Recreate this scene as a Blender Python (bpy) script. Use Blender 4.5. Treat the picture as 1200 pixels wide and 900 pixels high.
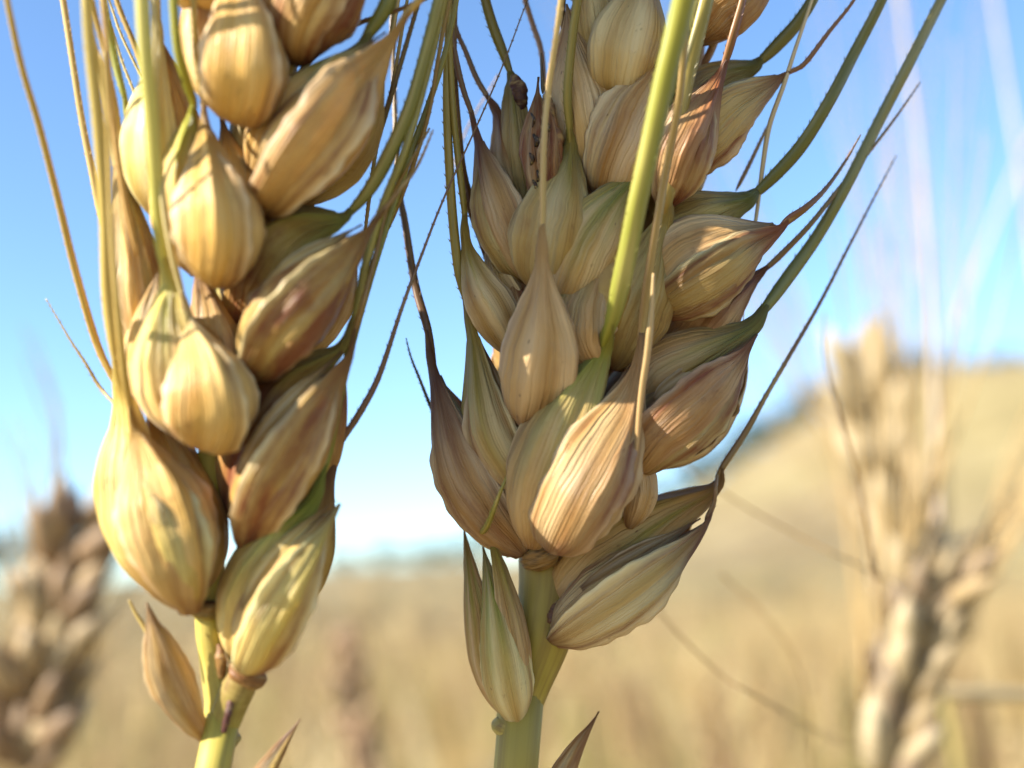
import bpy, math, random
import numpy as np
from mathutils import Vector, Matrix

for o in list(bpy.data.objects):
    bpy.data.objects.remove(o, do_unlink=True)
SC = bpy.context.scene
COL = SC.collection
R = math.radians
rng = random.Random(7)
nr = np.random.RandomState(7)

# ------------------------------------------------------------------ camera
FPX = 1287.0                      # focal length in pixels of the 1200 x 900 photograph
CAMZ = 1.0
PITCH, ROLL = 11.2, 3.0
cam_d = bpy.data.cameras.new('camera')
cam = bpy.data.objects.new('camera', cam_d)
COL.objects.link(cam)
cam_d.sensor_width = 36.0
cam_d.lens = 36.0 * FPX / 1200.0
cam_d.clip_start = 0.005
cam_d.clip_end = 3000.0
cam_d.dof.use_dof = True
cam_d.dof.focus_distance = 0.0745
cam_d.dof.aperture_fstop = 15.5
Fv = Vector((0, math.cos(R(PITCH)), math.sin(R(PITCH))))
U0 = Vector((0, -math.sin(R(PITCH)), math.cos(R(PITCH))))
R0 = Vector((1, 0, 0))
cr, sr = math.cos(R(ROLL)), math.sin(R(ROLL))
Rv = R0 * cr - U0 * sr            # rolled so that the horizon rises to the right
Uv = U0 * cr + R0 * sr
M3 = Matrix((Rv, Uv, -Fv)).transposed()
cam.matrix_world = Matrix.Translation((0, 0, CAMZ)) @ M3.to_4x4()
SC.camera = cam
CAM = np.array([0, 0, CAMZ]); ROT = np.array(M3)

# ------------------------------------------------------------------ light
SUN_DIR = Vector(M3 @ Vector((-0.79, 0.52, 0.29))).normalized()      # towards the sun
sun_el = math.asin(SUN_DIR.z)
sun_rot = math.atan2(SUN_DIR.x, SUN_DIR.y)
world = bpy.data.worlds.new('World'); SC.world = world; world.use_nodes = True
wn, wl = world.node_tree.nodes, world.node_tree.links
sky = wn.new('ShaderNodeTexSky'); sky.sky_type = 'NISHITA'; sky.sun_disc = False
sky.sun_elevation = sun_el; sky.sun_rotation = sun_rot
sky.altitude = 200; sky.air_density = 1.0; sky.dust_density = 0.2; sky.ozone_density = 2.0
skm = wn.new('ShaderNodeMix'); skm.data_type = 'RGBA'; skm.blend_type = 'MULTIPLY'; skm.inputs[0].default_value = 1
skm.inputs[7].default_value = (0.82, 0.96, 1.08, 1)       # the cool white balance of the daylight
wl.new(sky.outputs[0], skm.inputs[6]); wl.new(skm.outputs[2], wn['Background'].inputs[0])
wn['Background'].inputs[1].default_value = 0.10
sun_d = bpy.data.lights.new('sun', 'SUN'); sun_d.energy = 5.0; sun_d.angle = R(0.53)
sun_d.color = (1.0, 0.95, 0.86)
sun = bpy.data.objects.new('sun', sun_d); COL.objects.link(sun)
sun.rotation_euler = SUN_DIR.to_track_quat('Z', 'Y').to_euler()
SC.view_settings.view_transform = 'Standard'; SC.view_settings.look = 'None'
SC.view_settings.exposure = 1.56; SC.view_settings.gamma = 1.0
SC.cycles.max_bounces = 10; SC.cycles.diffuse_bounces = 5; SC.cycles.transmission_bounces = 6
SC.cycles.use_denoising = True

# ------------------------------------------------------------------ helpers
def hexc(s):
    return tuple((int(s[i:i+2], 16) / 255.0) ** 2.2 for i in (0, 2, 4))

def to_world(L):
    return (np.asarray(L) @ ROT.T) + CAM

def local(x, y, d):
    return np.array([(x - 600.0) / FPX * d, (450.0 - y) / FPX * d, -d])

def tag(o, **k):
    for a, b in k.items():
        if b is not None: o[a] = b
    return o

def link(name, mesh, parent=None, origin=(0, 0, 0), **k):
    o = bpy.data.objects.new(name, mesh)
    COL.objects.link(o)
    o.location = Vector(origin)
    if parent is not None:
        o.parent = parent
        o.location = Vector(origin) - Vector(parent['_o']) if '_o' in parent else Vector(origin)
    return tag(o, **k)

ORIG = {}
def world_origin(o): return ORIG[o.name]

def make(name, V, F, mat, parent=None, origin=None, uv=None, col=None, smooth=True, solid=0.0, **k):
    """mesh object from world-space vertices; origin in world space"""
    V = np.asarray(V, float)
    if origin is None: origin = V[0]
    origin = np.asarray(origin, float)
    me = bpy.data.meshes.new(name)
    me.from_pydata((V - origin).tolist(), [], F)
    if smooth: me.polygons.foreach_set('use_smooth', [True] * len(me.polygons))
    if uv is not None:
        idx = np.empty(len(me.loops), int); me.loops.foreach_get('vertex_index', idx)
        lay = me.uv_layers.new(name='UVMap'); lay.data.foreach_set('uv', np.asarray(uv)[idx].ravel())
    if col is not None:
        a = me.color_attributes.new('Pig', 'FLOAT_COLOR', 'POINT')
        c = np.ones((len(V), 4)); c[:, :3] = col
        a.data.foreach_set('color', c.ravel())
    if isinstance(mat, (list, tuple)):
        for m in mat: me.materials.append(m)
    elif mat: me.materials.append(mat)
    me.update()
    o = bpy.data.objects.new(name, me); COL.objects.link(o)
    if parent is not None:
        o.parent = parent; o.location = Vector(origin - ORIG[parent.name])
    else:
        o.location = Vector(origin)
    ORIG[o.name] = origin
    if solid:
        s = o.modifiers.new('thickness', 'SOLIDIFY'); s.thickness = solid; s.offset = -1
    return tag(o, **k)

def empty(name, origin, **k):
    o = bpy.data.objects.new(name, None); COL.objects.link(o)
    o.location = Vector(origin); o.empty_display_size = 0.01
    ORIG[o.name] = np.asarray(origin, float)
    return tag(o, **k)

def catmull(P, n):
    P = np.asarray(P, float)
    if len(P) == 2:
        t = np.linspace(0, 1, n)[:, None]; return P[0] * (1 - t) + P[1] * t
    Q = np.vstack([2 * P[0] - P[1], P, 2 * P[-1] - P[-2]])
    seg = np.linalg.norm(np.diff(P[:, :3], axis=0), axis=1); s = np.concatenate([[0], np.cumsum(seg)]); s /= s[-1]
    out = []
    for t in np.linspace(0, 1, n):
        i = min(int(np.searchsorted(s, t, 'right')) - 1, len(P) - 2)
        u = (t - s[i]) / (s[i + 1] - s[i])
        a, b, c, d = Q[i], Q[i + 1], Q[i + 2], Q[i + 3]
        out.append(0.5 * ((2 * b) + (c - a) * u + (2 * a - 5 * b + 4 * c - d) * u * u + (3 * b - a - 3 * c + d) * u ** 3))
    return np.array(out)

def grid_faces(nv, nu, close=False):
    F = []
    for j in range(nv - 1):
        for i in range(nu if close else nu - 1):
            i2 = (i + 1) % nu
            F.append((j * nu + i, j * nu + i2, (j + 1) * nu + i2, (j + 1) * nu + i))
    return F

# ------------------------------------------------------------------ materials
def new_mat(name):
    m = bpy.data.materials.new(name); m.use_nodes = True
    nt = m.node_tree; nt.nodes.clear()
    return m, nt

class NT:
    def __init__(s, nt): s.nt = nt
    def n(s, t, **k):
        x = s.nt.nodes.new(t)
        for a, b in k.items(): setattr(x, a, b)
        return x
    def l(s, a, b): s.nt.links.new(a, b)
    def mix(s, f, a, b, blend='MIX'):
        x = s.n('ShaderNodeMix', data_type='RGBA', blend_type=blend)
        for v, i in ((f, x.inputs[0]), (a, x.inputs[6]), (b, x.inputs[7])):
            if hasattr(v, 'is_output'): s.l(v, i)
            elif isinstance(v, (int, float)): i.default_value = v
            else: i.default_value = (*v, 1)
        return x.outputs[2]
    def math(s, op, a, b=None, c=None, clamp=False):
        x = s.n('ShaderNodeMath', operation=op, use_clamp=clamp)
        for v, i in ((a, x.inputs[0]), (b, x.inputs[1]), (c, x.inputs[2])):
            if v is None: continue
            if hasattr(v, 'is_output'): s.l(v, i)
            else: i.default_value = v
        return x.outputs[0]
    def ramp(s, v, lo, hi, a=0.0, b=1.0):
        x = s.n('ShaderNodeMapRange', clamp=True, interpolation_type='SMOOTHSTEP')
        s.l(v, x.inputs[0])
        for i, q in enumerate((lo, hi, a, b)): x.inputs[i + 1].default_value = q
        return x.outputs[0]
    def noise(s, vec, scale, detail=3, rough=0.55, dim='3D', w=None):
        x = s.n('ShaderNodeTexNoise', noise_dimensions=dim)
        x.inputs['Scale'].default_value = scale; x.inputs['Detail'].default_value = detail
        x.inputs['Roughness'].default_value = rough
        s.l(vec, x.inputs['Vector'])
        if w is not None: s.l(w, x.inputs['W'])
        return x.outputs[0]

def husk_material(name='husk', straw=hexc('b8965a'), pale=hexc('d2bc90'), dark=hexc('956a40'), trans=0.34, tint=(1.14, 1.05, .90)):
    m, nt = new_mat(name); q = NT(nt)
    out = q.n('ShaderNodeOutputMaterial')
    uv = q.n('ShaderNodeUVMap', uv_map='UVMap').outputs[0]
    oi = q.n('ShaderNodeObjectInfo')
    rnd = q.math('MULTIPLY', oi.outputs['Random'], 57.0)
    pig = q.n('ShaderNodeAttribute', attribute_name='Pig')
    sep = q.n('ShaderNodeSeparateColor'); q.l(pig.outputs[0], sep.inputs[0])
    g, r, p = sep.outputs
    wob = q.noise(uv, 2.2, 3, 0.6, '4D', rnd)
    wv = q.n('ShaderNodeCombineXYZ'); q.l(q.math('MULTIPLY', q.math('SUBTRACT', wob, 0.5), 0.16), wv.inputs[0]); q.l(q.math('MULTIPLY', wob, 0.2), wv.inputs[1])
    uw = q.n('ShaderNodeVectorMath', operation='ADD'); q.l(uv, uw.inputs[0]); q.l(wv.outputs[0], uw.inputs[1])
    def stretched(sx, sy):
        mp = q.n('ShaderNodeMapping'); mp.inputs['Scale'].default_value = (sx, sy, 1)
        q.l(uw.outputs[0], mp.inputs[0]); return mp.outputs[0]
    n1 = q.noise(stretched(4.0, 1.3), 1.0, 3, 0.6, '4D', rnd)       # broad streaks along the husk
    n2 = q.noise(stretched(60, 2.5), 1.0, 2, 0.6, '4D', rnd)      # fine fibres
    n3 = q.noise(stretched(2.4, 2.6), 1.0, 5, 0.6, '4D', rnd)     # blotches
    base = q.mix(q.ramp(n1, 0.25, 0.80, 0, 0.9), straw, pale)
    base = q.mix(q.ramp(n3, 0.46, 0.74, 0, 0.7), base, dark)
    base = q.mix(q.ramp(n2, 0.35, 0.75, 0, 0.32), base, hexc('7f5f38'))
    base = q.mix(q.math('MULTIPLY', p, q.ramp(n1, 0.25, 0.6, 0.55, 1.0)), base, hexc('e8dcc0'))
    gf = q.math('MULTIPLY', g, q.ramp(n1, 0.30, 0.62, 1.15, 0.55), clamp=True)
    base = q.mix(gf, base, hexc('8a9440'))
    rf = q.math('MULTIPLY', r, q.ramp(n3, 0.30, 0.62, 0.45, 1.15), clamp=True)
    base = q.mix(rf, base, hexc('7c4a34'))
    n5 = q.noise(stretched(26, 0.9), 1.0, 2, 0.55, '4D', rnd)     # reddish veins
    base = q.mix(q.ramp(n5, 0.52, 0.85, 0, 0.38), base, hexc('85583a'))
    n6 = q.noise(stretched(15, 1.3), 1.0, 3, 0.6, '4D', q.math('ADD', rnd, 9.0))     # pale papery streaks
    base = q.mix(q.ramp(n6, 0.50, 0.85, 0, 0.45), base, hexc('e2d3b0'))
    n7 = q.noise(stretched(7, 9), 1.0, 5, 0.7, '4D', q.math('ADD', rnd, 21.0))       # stains
    base = q.mix(q.ramp(n7, 0.60, 0.72, 0, 0.55), base, hexc('6e4630'))
    tip = q.n('ShaderNodeAttribute', attribute_name='Tip')
    base = q.mix(q.math('MULTIPLY', tip.outputs['Alpha'], q.ramp(n1, .2, .6, .75, 1.0)), base, tip.outputs[0])
    # small dark specks of mould and rust
    vo = q.n('ShaderNodeTexVoronoi', voronoi_dimensions='3D', feature='F1'); vo.inputs['Scale'].default_value = 1.0
    cx = q.n('ShaderNodeCombineXYZ'); q.l(rnd, cx.inputs[2])
    ad = q.n('ShaderNodeVectorMath', operation='ADD'); q.l(stretched(7, 8), ad.inputs[0]); q.l(cx.outputs[0], ad.inputs[1])
    q.l(ad.outputs[0], vo.inputs['Vector'])
    sp = q.ramp(vo.outputs['Distance'], 0.02, 0.09, 1, 0)
    vc = q.n('ShaderNodeSeparateColor'); q.l(vo.outputs['Color'], vc.inputs[0])
    sp = q.math('MULTIPLY', sp, q.ramp(vc.outputs[0], 0.72, 0.80))
    base = q.mix(q.math('MULTIPLY', sp, 0.8), base, hexc('5a3424'))
    wn_ = q.n('ShaderNodeTexWhiteNoise', noise_dimensions='1D'); q.l(rnd, wn_.inputs['W'])
    cr_ = q.n('ShaderNodeValToRGB'); cr_.color_ramp.interpolation = 'LINEAR'
    els = cr_.color_ramp.elements
    els[0].position = 0; els[0].color = (1.0, .97, .84, 1); els[1].position = 1; els[1].color = (.90, .82, .76, 1)
    for p_, c_ in ((.3, (.90, .99, .76)), (.55, (1.05, 1.02, .92)), (.8, (.97, .88, .80))):
        e_ = els.new(p_); e_.color = (*c_, 1)
    q.l(wn_.outputs[0], cr_.inputs[0])
    base = q.mix(0.9, base, cr_.outputs[0], 'MULTIPLY')
    base = q.mix(1.0, base, tint, 'MULTIPLY')
    pb = q.n('ShaderNodeBsdfPrincipled')
    q.l(base, pb.inputs['Base Color'])
    q.l(q.ramp(n2, 0.3, 0.7, 0.36, 0.56), pb.inputs['Roughness'])
    pb.inputs['IOR'].default_value = 1.42
    pb.inputs['Sheen Weight'].default_value = 0.08
    tr = q.n('ShaderNodeBsdfTranslucent'); q.l(q.mix(0.22, base, hexc('d8a850')), tr.inputs[0])
    bw = q.noise(stretched(34, 0.7), 1.0, 1, 0.5, '4D', rnd)
    bp = q.n('ShaderNodeBump'); bp.inputs['Strength'].default_value = 0.9; bp.inputs['Distance'].default_value = 0.00026
    hh = q.math('ADD', bw, q.math('MULTIPLY', n2, 0.45)); hh = q.math('ADD', hh, q.math('MULTIPLY', n3, 0.8))
    q.l(hh, bp.inputs['Height'])
    q.l(bp.outputs[0], pb.inputs['Normal']); q.l(bp.outputs[0], tr.inputs['Normal'])
    ms = q.n('ShaderNodeMixShader'); ms.inputs[0].default_value = trans
    q.l(pb.outputs[0], ms.inputs[1]); q.l(tr.outputs[0], ms.inputs[2]); q.l(ms.outputs[0], out.inputs[0])
    return m

def attr_material(name, rough=0.45, trans=0.15, streak=(14, 5), fac=0.3, darkc='6b4f2c', bumpd=0.00008, tint=(.72, .68, .60)):
    """colour from the thing's own pigment attribute with fibres on top"""
    m, nt = new_mat(name); q = NT(nt)
    out = q.n('ShaderNodeOutputMaterial')
    uv = q.n('ShaderNodeUVMap', uv_map='UVMap').outputs[0]
    rnd = q.math('MULTIPLY', q.n('ShaderNodeObjectInfo').outputs['Random'], 41.0)
    pig = q.n('ShaderNodeAttribute', attribute_name='Pig').outputs[0]
    mp = q.n('ShaderNodeMapping'); mp.inputs['Scale'].default_value = (*streak, 1); q.l(uv, mp.inputs[0])
    n = q.noise(mp.outputs[0], 1.0, 4, 0.65, '4D', rnd)
    mp2 = q.n('ShaderNodeMapping'); mp2.inputs['Scale'].default_value = (2, streak[1] * 3, 1); q.l(uv, mp2.inputs[0])
    n2 = q.noise(mp2.outputs[0], 1.0, 3, 0.6, '4D', rnd)
    c = q.mix(q.ramp(n, 0.42, 0.75, 0, fac * 1.4), pig, hexc(darkc))
    c = q.mix(q.ramp(n2, 0.5, 0.8, 0, fac), c, hexc('e0cb90'))
    c = q.mix(1.0, c, tint, 'MULTIPLY')
    pb = q.n('ShaderNodeBsdfPrincipled'); q.l(c, pb.inputs['Base Color']); pb.inputs['Roughness'].default_value = rough
    tr = q.n('ShaderNodeBsdfTranslucent'); q.l(c, tr.inputs[0])
    bp = q.n('ShaderNodeBump'); bp.inputs['Strength'].default_value = 0.6; bp.inputs['Distance'].default_value = bumpd
    q.l(n, bp.inputs['Height']); q.l(bp.outputs[0], pb.inputs['Normal'])
    ms = q.n('ShaderNodeMixShader'); ms.inputs[0].default_value = trans
    q.l(pb.outputs[0], ms.inputs[1]); q.l(tr.outputs[0], ms.inputs[2]); q.l(ms.outputs[0], out.inputs[0])
    return m

HUSK = husk_material()
HUSK_Y = husk_material('yellow_husk', hexc('dab45e'), hexc('eed89a'), hexc('a87a3c'), 0.28, (1.14, 1.07, .86))
AWN = attr_material('awn_surface', 0.42, 0.18, (5, 1.3), 0.5, '6f6a34', tint=(.92, .86, .70))
STEM = attr_material('stem_surface', 0.6, 0.12, (12, 2.2), 0.5, tint=(1.0, .93, .70))
FIELD = attr_material('dry_straw', 0.6, 0.25, (3, 6), 0.25, tint=(.77, .74, .69))

# ------------------------------------------------------------------ wheat pieces
PROF_V = np.array([0, .04, .10, .20, .34, .50, .64, .78, .88, .95, 1.0])
PROF_W = np.array([.24, .40, .62, .85, 1.0, .96, .75, .45, .24, .11, .03])
_pv = np.linspace(0, 1, 201)
_pw = np.interp(_pv, PROF_V, PROF_W)
_k = np.hanning(17); _k /= _k.sum()
_pw = np.convolve(np.pad(_pw, 8, mode='edge'), _k, 'valid')

def frame_along(S):
    T = np.gradient(S, axis=0); T /= np.linalg.norm(T, axis=1)[:, None]
    n0 = np.array([0, 0, 1.0]); N = n0 - (T @ n0)[:, None] * T
    N /= np.linalg.norm(N, axis=1)[:, None]
    return T, np.cross(T, N), N

def spine(ear, pts, n):
    P = catmull([(p[0], p[1], p[2] if len(p) > 2 else 0) for p in pts], n)
    return np.array([local(a, b, ear['D'] + c / 1000.0) for a, b, c in P])

def shell(ear, parent, name, pts, w, f=0, k=0.85, a=112, q=1.0, g=0.0, gu=0.0, gw=0.5, r=0.1, rt=0.5, pale=0.25,
          keel=0.15, ku=None, wave=1.0, awn=None, ar=None, ac=None, under=0, fold=1.0, flat=.85, bot=1.0, tipw=1.0, solid=0.00010, **kk):
    """one husk leaf (glume or lemma): a keeled boat shape along a spine"""
    nv, nu = (52, 49) if (max(p[1] for p in pts) > 0 and not (160 < f < 200)) else (24, 21)
    ribs_ = [(rng.uniform(-1, 1), rng.uniform(.003, .008)) for _ in range(16)]
    vo = 1.0; ra = 0.0
    pts = [(p[0], p[1], p[2] if len(p) > 2 else 0) for p in pts]
    if awn is not None:
        ra = (ar or (4, 1.5))[0] * .85 / w
        full = pts + [awn[0]]
        ln = lambda P: sum(math.dist(P[i][:2], P[i + 1][:2]) for i in range(len(P) - 1))
        vo = ln(pts) / ln(full); S = spine(ear, full, nv)
    else: S = spine(ear, pts, nv)
    if ku is None: ku = rng.choice((-1, 1)) * rng.uniform(.05, .35); T, B, N = frame_along(S)
    v = np.linspace(0, 1, nv); W = np.interp(np.clip(v / vo * (.94 if awn else 1), 0, 1) ** q, _pv, _pw)
    W = np.where(v < .2, W * (bot + (1 - bot) * v / .2), W)
    W = np.where(v > .7, W * (1 + (tipw - 1) * (v - .7) / .3), W)
    W = np.sqrt(W ** 2 + (ra * 1.12 * np.clip((v - .35) / .4, 0, 1)) ** 2)
    if awn is not None: W = W * (1 - .5 * np.clip((v - .88) / .12, 0, 1))
    wm = w / FPX * ear['D']
    seed = rng.random() * 100
    u = np.linspace(-1, 1, nu); A = R(a)
    V, UVs, C = [], [], []
    folds = [(rng.uniform(-.8, .8), rng.uniform(.05, .11), rng.uniform(.03, .085) * rng.choice((-1, -1, 1)), rng.uniform(0, .45), rng.uniform(-.25, .25)) for _ in range(5)]
    tipc = hexc(ac[0]) if (awn is not None and ac) else hexc('9a7450'); Cp = []
    ft = R(f)
    ph1, ph2, ph3 = [rng.random() * 6.28 for _ in range(3)]
    for j in range(nv):
        vv = v[j]
        Nn = N[j] * math.cos(ft) + B[j] * math.sin(ft); Bb = -N[j] * math.sin(ft) + B[j] * math.cos(ft)
        close = 1.0 - 0.45 * max(0.0, (vv - .55) / .45) ** 1.5
        th = u * A * close
        dk = np.abs(th - ku * A * close * (1 - vv * .6))
        hs = .66; poly = np.where(dk < 2 * hs, math.cos(hs) / np.cos(np.minimum(dk, 2 * hs) - hs), 1.0)
        pb_ = flat * (.30 + .85 * min(vv, .8))
        kk_ = .6 * keel * (0.25 + 1.1 * min(vv, .85))
        rr = 1 + pb_ * (poly / math.cos(hs) ** .35 - 1) + kk_ * np.exp(-dk / 0.20) - .55 * kk_ * np.exp(-((dk - .75) / .38) ** 2)
        rr += 0.005 * np.cos(th * 13 + ph1) * min(1, 3 * vv) + 0.020 * wave * np.sin(th * 3 + ph2 + 5 * vv) * (0.4 + vv) \
              + 0.022 * wave * np.sin(7 * vv + 2.2 * th + ph3) + 0.010 * wave * np.sin(19 * vv + 5 * th + ph1)
        rr = rr + 0.10 * np.maximum(0, np.abs(u) - .82) / .18 * (np.sin(11 * vv + ph3) * .5 + .3)
        for (fu, fw, fa, fv, fs) in folds:
            rr = rr + fold * fa * np.exp(-((u - fu * (1 - .5 * vv) - fs * (vv - .5)) / fw) ** 2) * np.clip((vv - fv) * 2.2, 0, 1)
        for ru, ra_ in ribs_: rr = rr + ra_ * np.exp(-((u - ru * (1 - .25 * vv)) / .022) ** 2) * min(1, 4 * vv)
        if awn is not None: rr = 1 + (rr - 1) * (1 - np.clip((vv - vo + .12) / .14, 0, 1))
        rr = rr + .5 * np.maximum(0, np.abs(u) - .9) * np.sin(vv * 41 + ph3) * np.sin(vv * 17 + ph1)
        ws = wm * W[j]
        pos = S[j][None] + ws * (np.sin(th) * rr)[:, None] * Bb[None] + ws * k * (np.cos(th) * rr)[:, None] * Nn[None]
        V.append(pos)
        UVs.append(np.stack([(u + 1) / 2, np.full(nu, vv)], 1))
        gg = g * np.exp(-((u - gu) / gw) ** 2) * np.clip((vv - 0.2) / 0.6, 0, 1)
        gg = gg * (0.75 + .5 * np.sin(u * 14 + ph2))
        rd = r * (0.72 + 0.28 * np.sin(u * 5 + ph3)) + rt * np.clip((vv - .72) / .28, 0, 1) + 0.45 * np.clip((.14 - vv) / .14, 0, 1) + .4 * np.exp(-((np.abs(u) - .79) / .05) ** 2)
        pp = pale * (0.5 + .5 * np.sin(u * 9 + ph1)) + 1.0 * np.clip((np.abs(u) - .84) / .10, 0, 1)
        tw = np.clip((vv / vo - .58) / .40, 0, 1) ** 1.3 + (.55 * np.clip((vv - .2) / .5, 0, 1) * np.exp(-(dk / .16) ** 2) if awn is not None else 0)
        Cp.append(np.clip(np.zeros(nu) + tw * (1.0 if awn is not None else .45), 0, 1))
        C.append(np.stack([np.clip(gg, 0, 1), np.clip(rd, 0, 1), np.clip(pp, 0, 1)], 1))
    V = np.vstack(V); UVs = np.vstack(UVs); C = np.vstack(C)
    o = make(name, to_world(V), grid_faces(nv, nu), HUSK_Y if ear is L else HUSK, parent, to_world(S[0]), UVs, C, solid=solid, **kk)
    ta = o.data.color_attributes.new('Tip', 'FLOAT_COLOR', 'POINT'); tcol = np.ones((len(V), 4)); tcol[:, :3] = tipc; tcol[:, 3] = np.concatenate(Cp)
    ta.data.foreach_set('color', tcol.ravel())
    if under:
        shell(ear, parent, name, [(p[0] + rng.uniform(-2, 2), p[1], p[2] + .15) for p in pts], w * .94, f=f - under, k=k, a=a, q=q, g=g * .7, gu=gu, gw=gw,
              r=min(1, r + .3), rt=rt, pale=pale * .8, keel=keel * .6)
        # a dry papery inner husk peeping out along the margin
        P3 = np.array(pts, float); Pc = catmull(P3, 12)
        tg = np.gradient(Pc[:, :2], axis=0); tg /= np.linalg.norm(tg, axis=1)[:, None]; sd = np.stack([-tg[:, 1], tg[:, 0]], 1)
        sg_ = math.copysign(1, under)
        if sd[5][0] * sg_ > 0: sd = -sd
        t0_ = rng.uniform(.25, .4); sp_ = []
        for tt in np.linspace(t0_, 1.0, 5):
            i_ = int(round(tt * 11)); off = w * rng.uniform(.50, .60) * (1 - ((tt - t0_) / (1 - t0_)) ** 2) + w * .14
            p_ = Pc[i_]; sp_.append((p_[0] + sd[i_][0] * off, p_[1] + sd[i_][1] * off, p_[2] - k * w * .055 * .55 * (1 - tt)))
        shell(ear, parent, 'palea', sp_, w * rng.uniform(.17, .26), f=f - under * .7, k=.5, a=80, r=.2, rt=.8, pale=.9, g=g * .3, keel=.1)
    if awn is not None:
        i0 = int(nv * .86)
        start = [tuple(0.95 * np.array(pts[-1], float) + .05 * np.array(awn[0], float))]
        make_awn(ear, parent, start + list(awn), ar or (4, 1.5), ac or ('b79a5c', 'c9ad6c'))
    return o

def tube_mesh(S, rad, nu=8, flat=0.8, tri=0.0):
    T, B, N = frame_along(S)
    th = np.linspace(0, 2 * math.pi, nu, endpoint=False)
    prof = 1 + tri * np.cos(3 * th)
    V = S[:, None, :] + rad[:, None, None] * ((np.cos(th) * prof)[None, :, None] * B[:, None, :] + flat * (np.sin(th) * prof)[None, :, None] * N[:, None, :])
    nv = len(S)
    F = grid_faces(nv, nu, True) + [tuple(range(nu))[::-1], tuple((nv - 1) * nu + i for i in range(nu))]
    UV = np.stack([np.tile(th / (2 * math.pi), nv), np.repeat(np.linspace(0, 1, nv), nu)], 1)
    return V.reshape(-1, 3), F, UV

def ramp_col(cols, t):
    c = np.array([hexc(x) for x in cols]); s = np.linspace(0, 1, len(c))
    return np.stack([np.interp(t, s, c[:, i]) for i in range(3)], 1)

def make_awn(ear, parent, pts, rad, cols, name='awn', n=44, barbs=True):
    pts = [tuple(p) for p in pts]; rad = list(rad); n0 = len(rad)
    if pts[-1][1] < -5:           # the awn runs on above the frame and ends in a fine point
        a_, b_ = np.array(pts[-2], float), np.array(pts[-1], float); dd = (b_ - a_) / np.linalg.norm((b_ - a_)[:2])
        L0 = sum(math.dist(pts[i][:2], pts[i + 1][:2]) for i in range(len(pts) - 1))
        ext = rng.uniform(420, 620); pts += [tuple(b_ + dd * ext * .5), tuple(b_ + dd * ext + np.array([rng.uniform(-30, 30), 0, 0]))]
        rq = np.interp(np.linspace(0, 1, 12), np.linspace(0, 1, n0), rad); tq = np.linspace(0, 1, 12) * L0 / (L0 + ext)
        tt_ = np.linspace(0, 1, 30); rad = list(np.where(tt_ < tq[-1], np.interp(tt_, tq, rq), rq[-1] * (1 - .9 * (tt_ - tq[-1]) / (1 - tq[-1]))))
        n = int(n * 1.7)
    S = spine(ear, pts, n)
    t = np.linspace(0, 1, n)
    rs = np.interp(t, np.linspace(0, 1, len(rad)), rad) / FPX * ear['D']
    S = S + 0.03 * np.linalg.norm(S[-1] - S[0]) * 0.12 * np.stack([np.sin(9 * t + rng.random() * 6), np.zeros(n), np.sin(7 * t + rng.random() * 6)], 1) * t[:, None]
    rs *= .92 if max(rad) > 10.5 else .80
    rs[:8] *= np.array([.30, .45, .60, .74, .85, .92, .97, .99])
    V, F, UV = tube_mesh(S, rs, 8, 0.75, 0.16)
    C = np.repeat(ramp_col(cols, t), 8, 0)
    st_ = np.array([[1, 1, 1], [.80, .86, .72], [1.1, 1.08, 1.1], [.85, .9, .75], [1.12, 1.08, 1.05], [.78, .84, .7], [1.0, 1.0, .95], [.9, .9, .9]])   # green ribs
    C = np.clip(C * np.tile(np.roll(st_, rng.randint(0, 7), 0), (n, 1)), 0, 1)
    if barbs:     # short forward bristles along both edges
        T, B, N = frame_along(S)
        V = list(V); UV = list(UV); C = list(C)
        L = np.concatenate([[0], np.cumsum(np.linalg.norm(np.diff(S, axis=0), axis=1))])
        s = 0.0006
        while s < L[-1] - .0006:
            s += 0.00042 * (0.7 + .6 * rng.random())
            i = min(int(np.searchsorted(L, s)), n - 1)
            for sg in (-1, 1):
                rr = rs[i]; bl = (0.00012 + 0.00010 * rng.random()) * (1 + min(1.0, rr / .0006))
                side = (B[i] * sg * math.cos(.5) + N[i] * math.sin(.5) * (rng.random() * 2 - .6)); side /= np.linalg.norm(side)
                b0 = S[i] + side * rr * 0.88
                k0 = len(V)
                V += [b0 - T[i] * .00005, b0 + T[i] * .00005, b0 + side * bl * .55 + T[i] * bl]
                UV += [UV[i * 8]] * 3; C += [C[i * 8] * 0.9 + .05] * 3
                F.append((k0, k0 + 1, k0 + 2))
    return make(name, to_world(np.array(V)), F, AWN, parent, to_world(S[0]), np.array(UV), np.array(C))

def tube(ear, parent, name, pts, rad, cols, n=40, nu=20, flat=0.9, ribs=0.02, **k):
    S = spine(ear, pts, n); t = np.linspace(0, 1, n)
    rs = np.interp(t, np.linspace(0, 1, len(rad)), rad) / FPX * ear['D']
    V, F, UV = tube_mesh(S, rs, nu, flat)
    V = V + 0.0
    C = np.repeat(ramp_col(cols, t), nu, 0)
    return make(name, to_world(V), F, STEM, parent, to_world(S[0]), UV, C, **k)

def core(ear, pts, w, name='spikelet', col=('9a7440', 'a98a50', '8d6a3c'), **k):
    """the floret body inside the husks; parent of its husks and awns"""
    S = spine(ear, pts, 16); t = np.linspace(0, 1, 16)
    rs = np.sin(np.pi * np.clip(t * .94 + .03, 0, 1)) ** .7 * w / FPX * ear['D']
    V, F, UV = tube_mesh(S, rs, 14, 0.9)
    return make(name, to_world(V), F, STEM, ear['obj'], to_world(S[0]), UV, np.repeat(ramp_col(col, t), 14, 0), **k)

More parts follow.
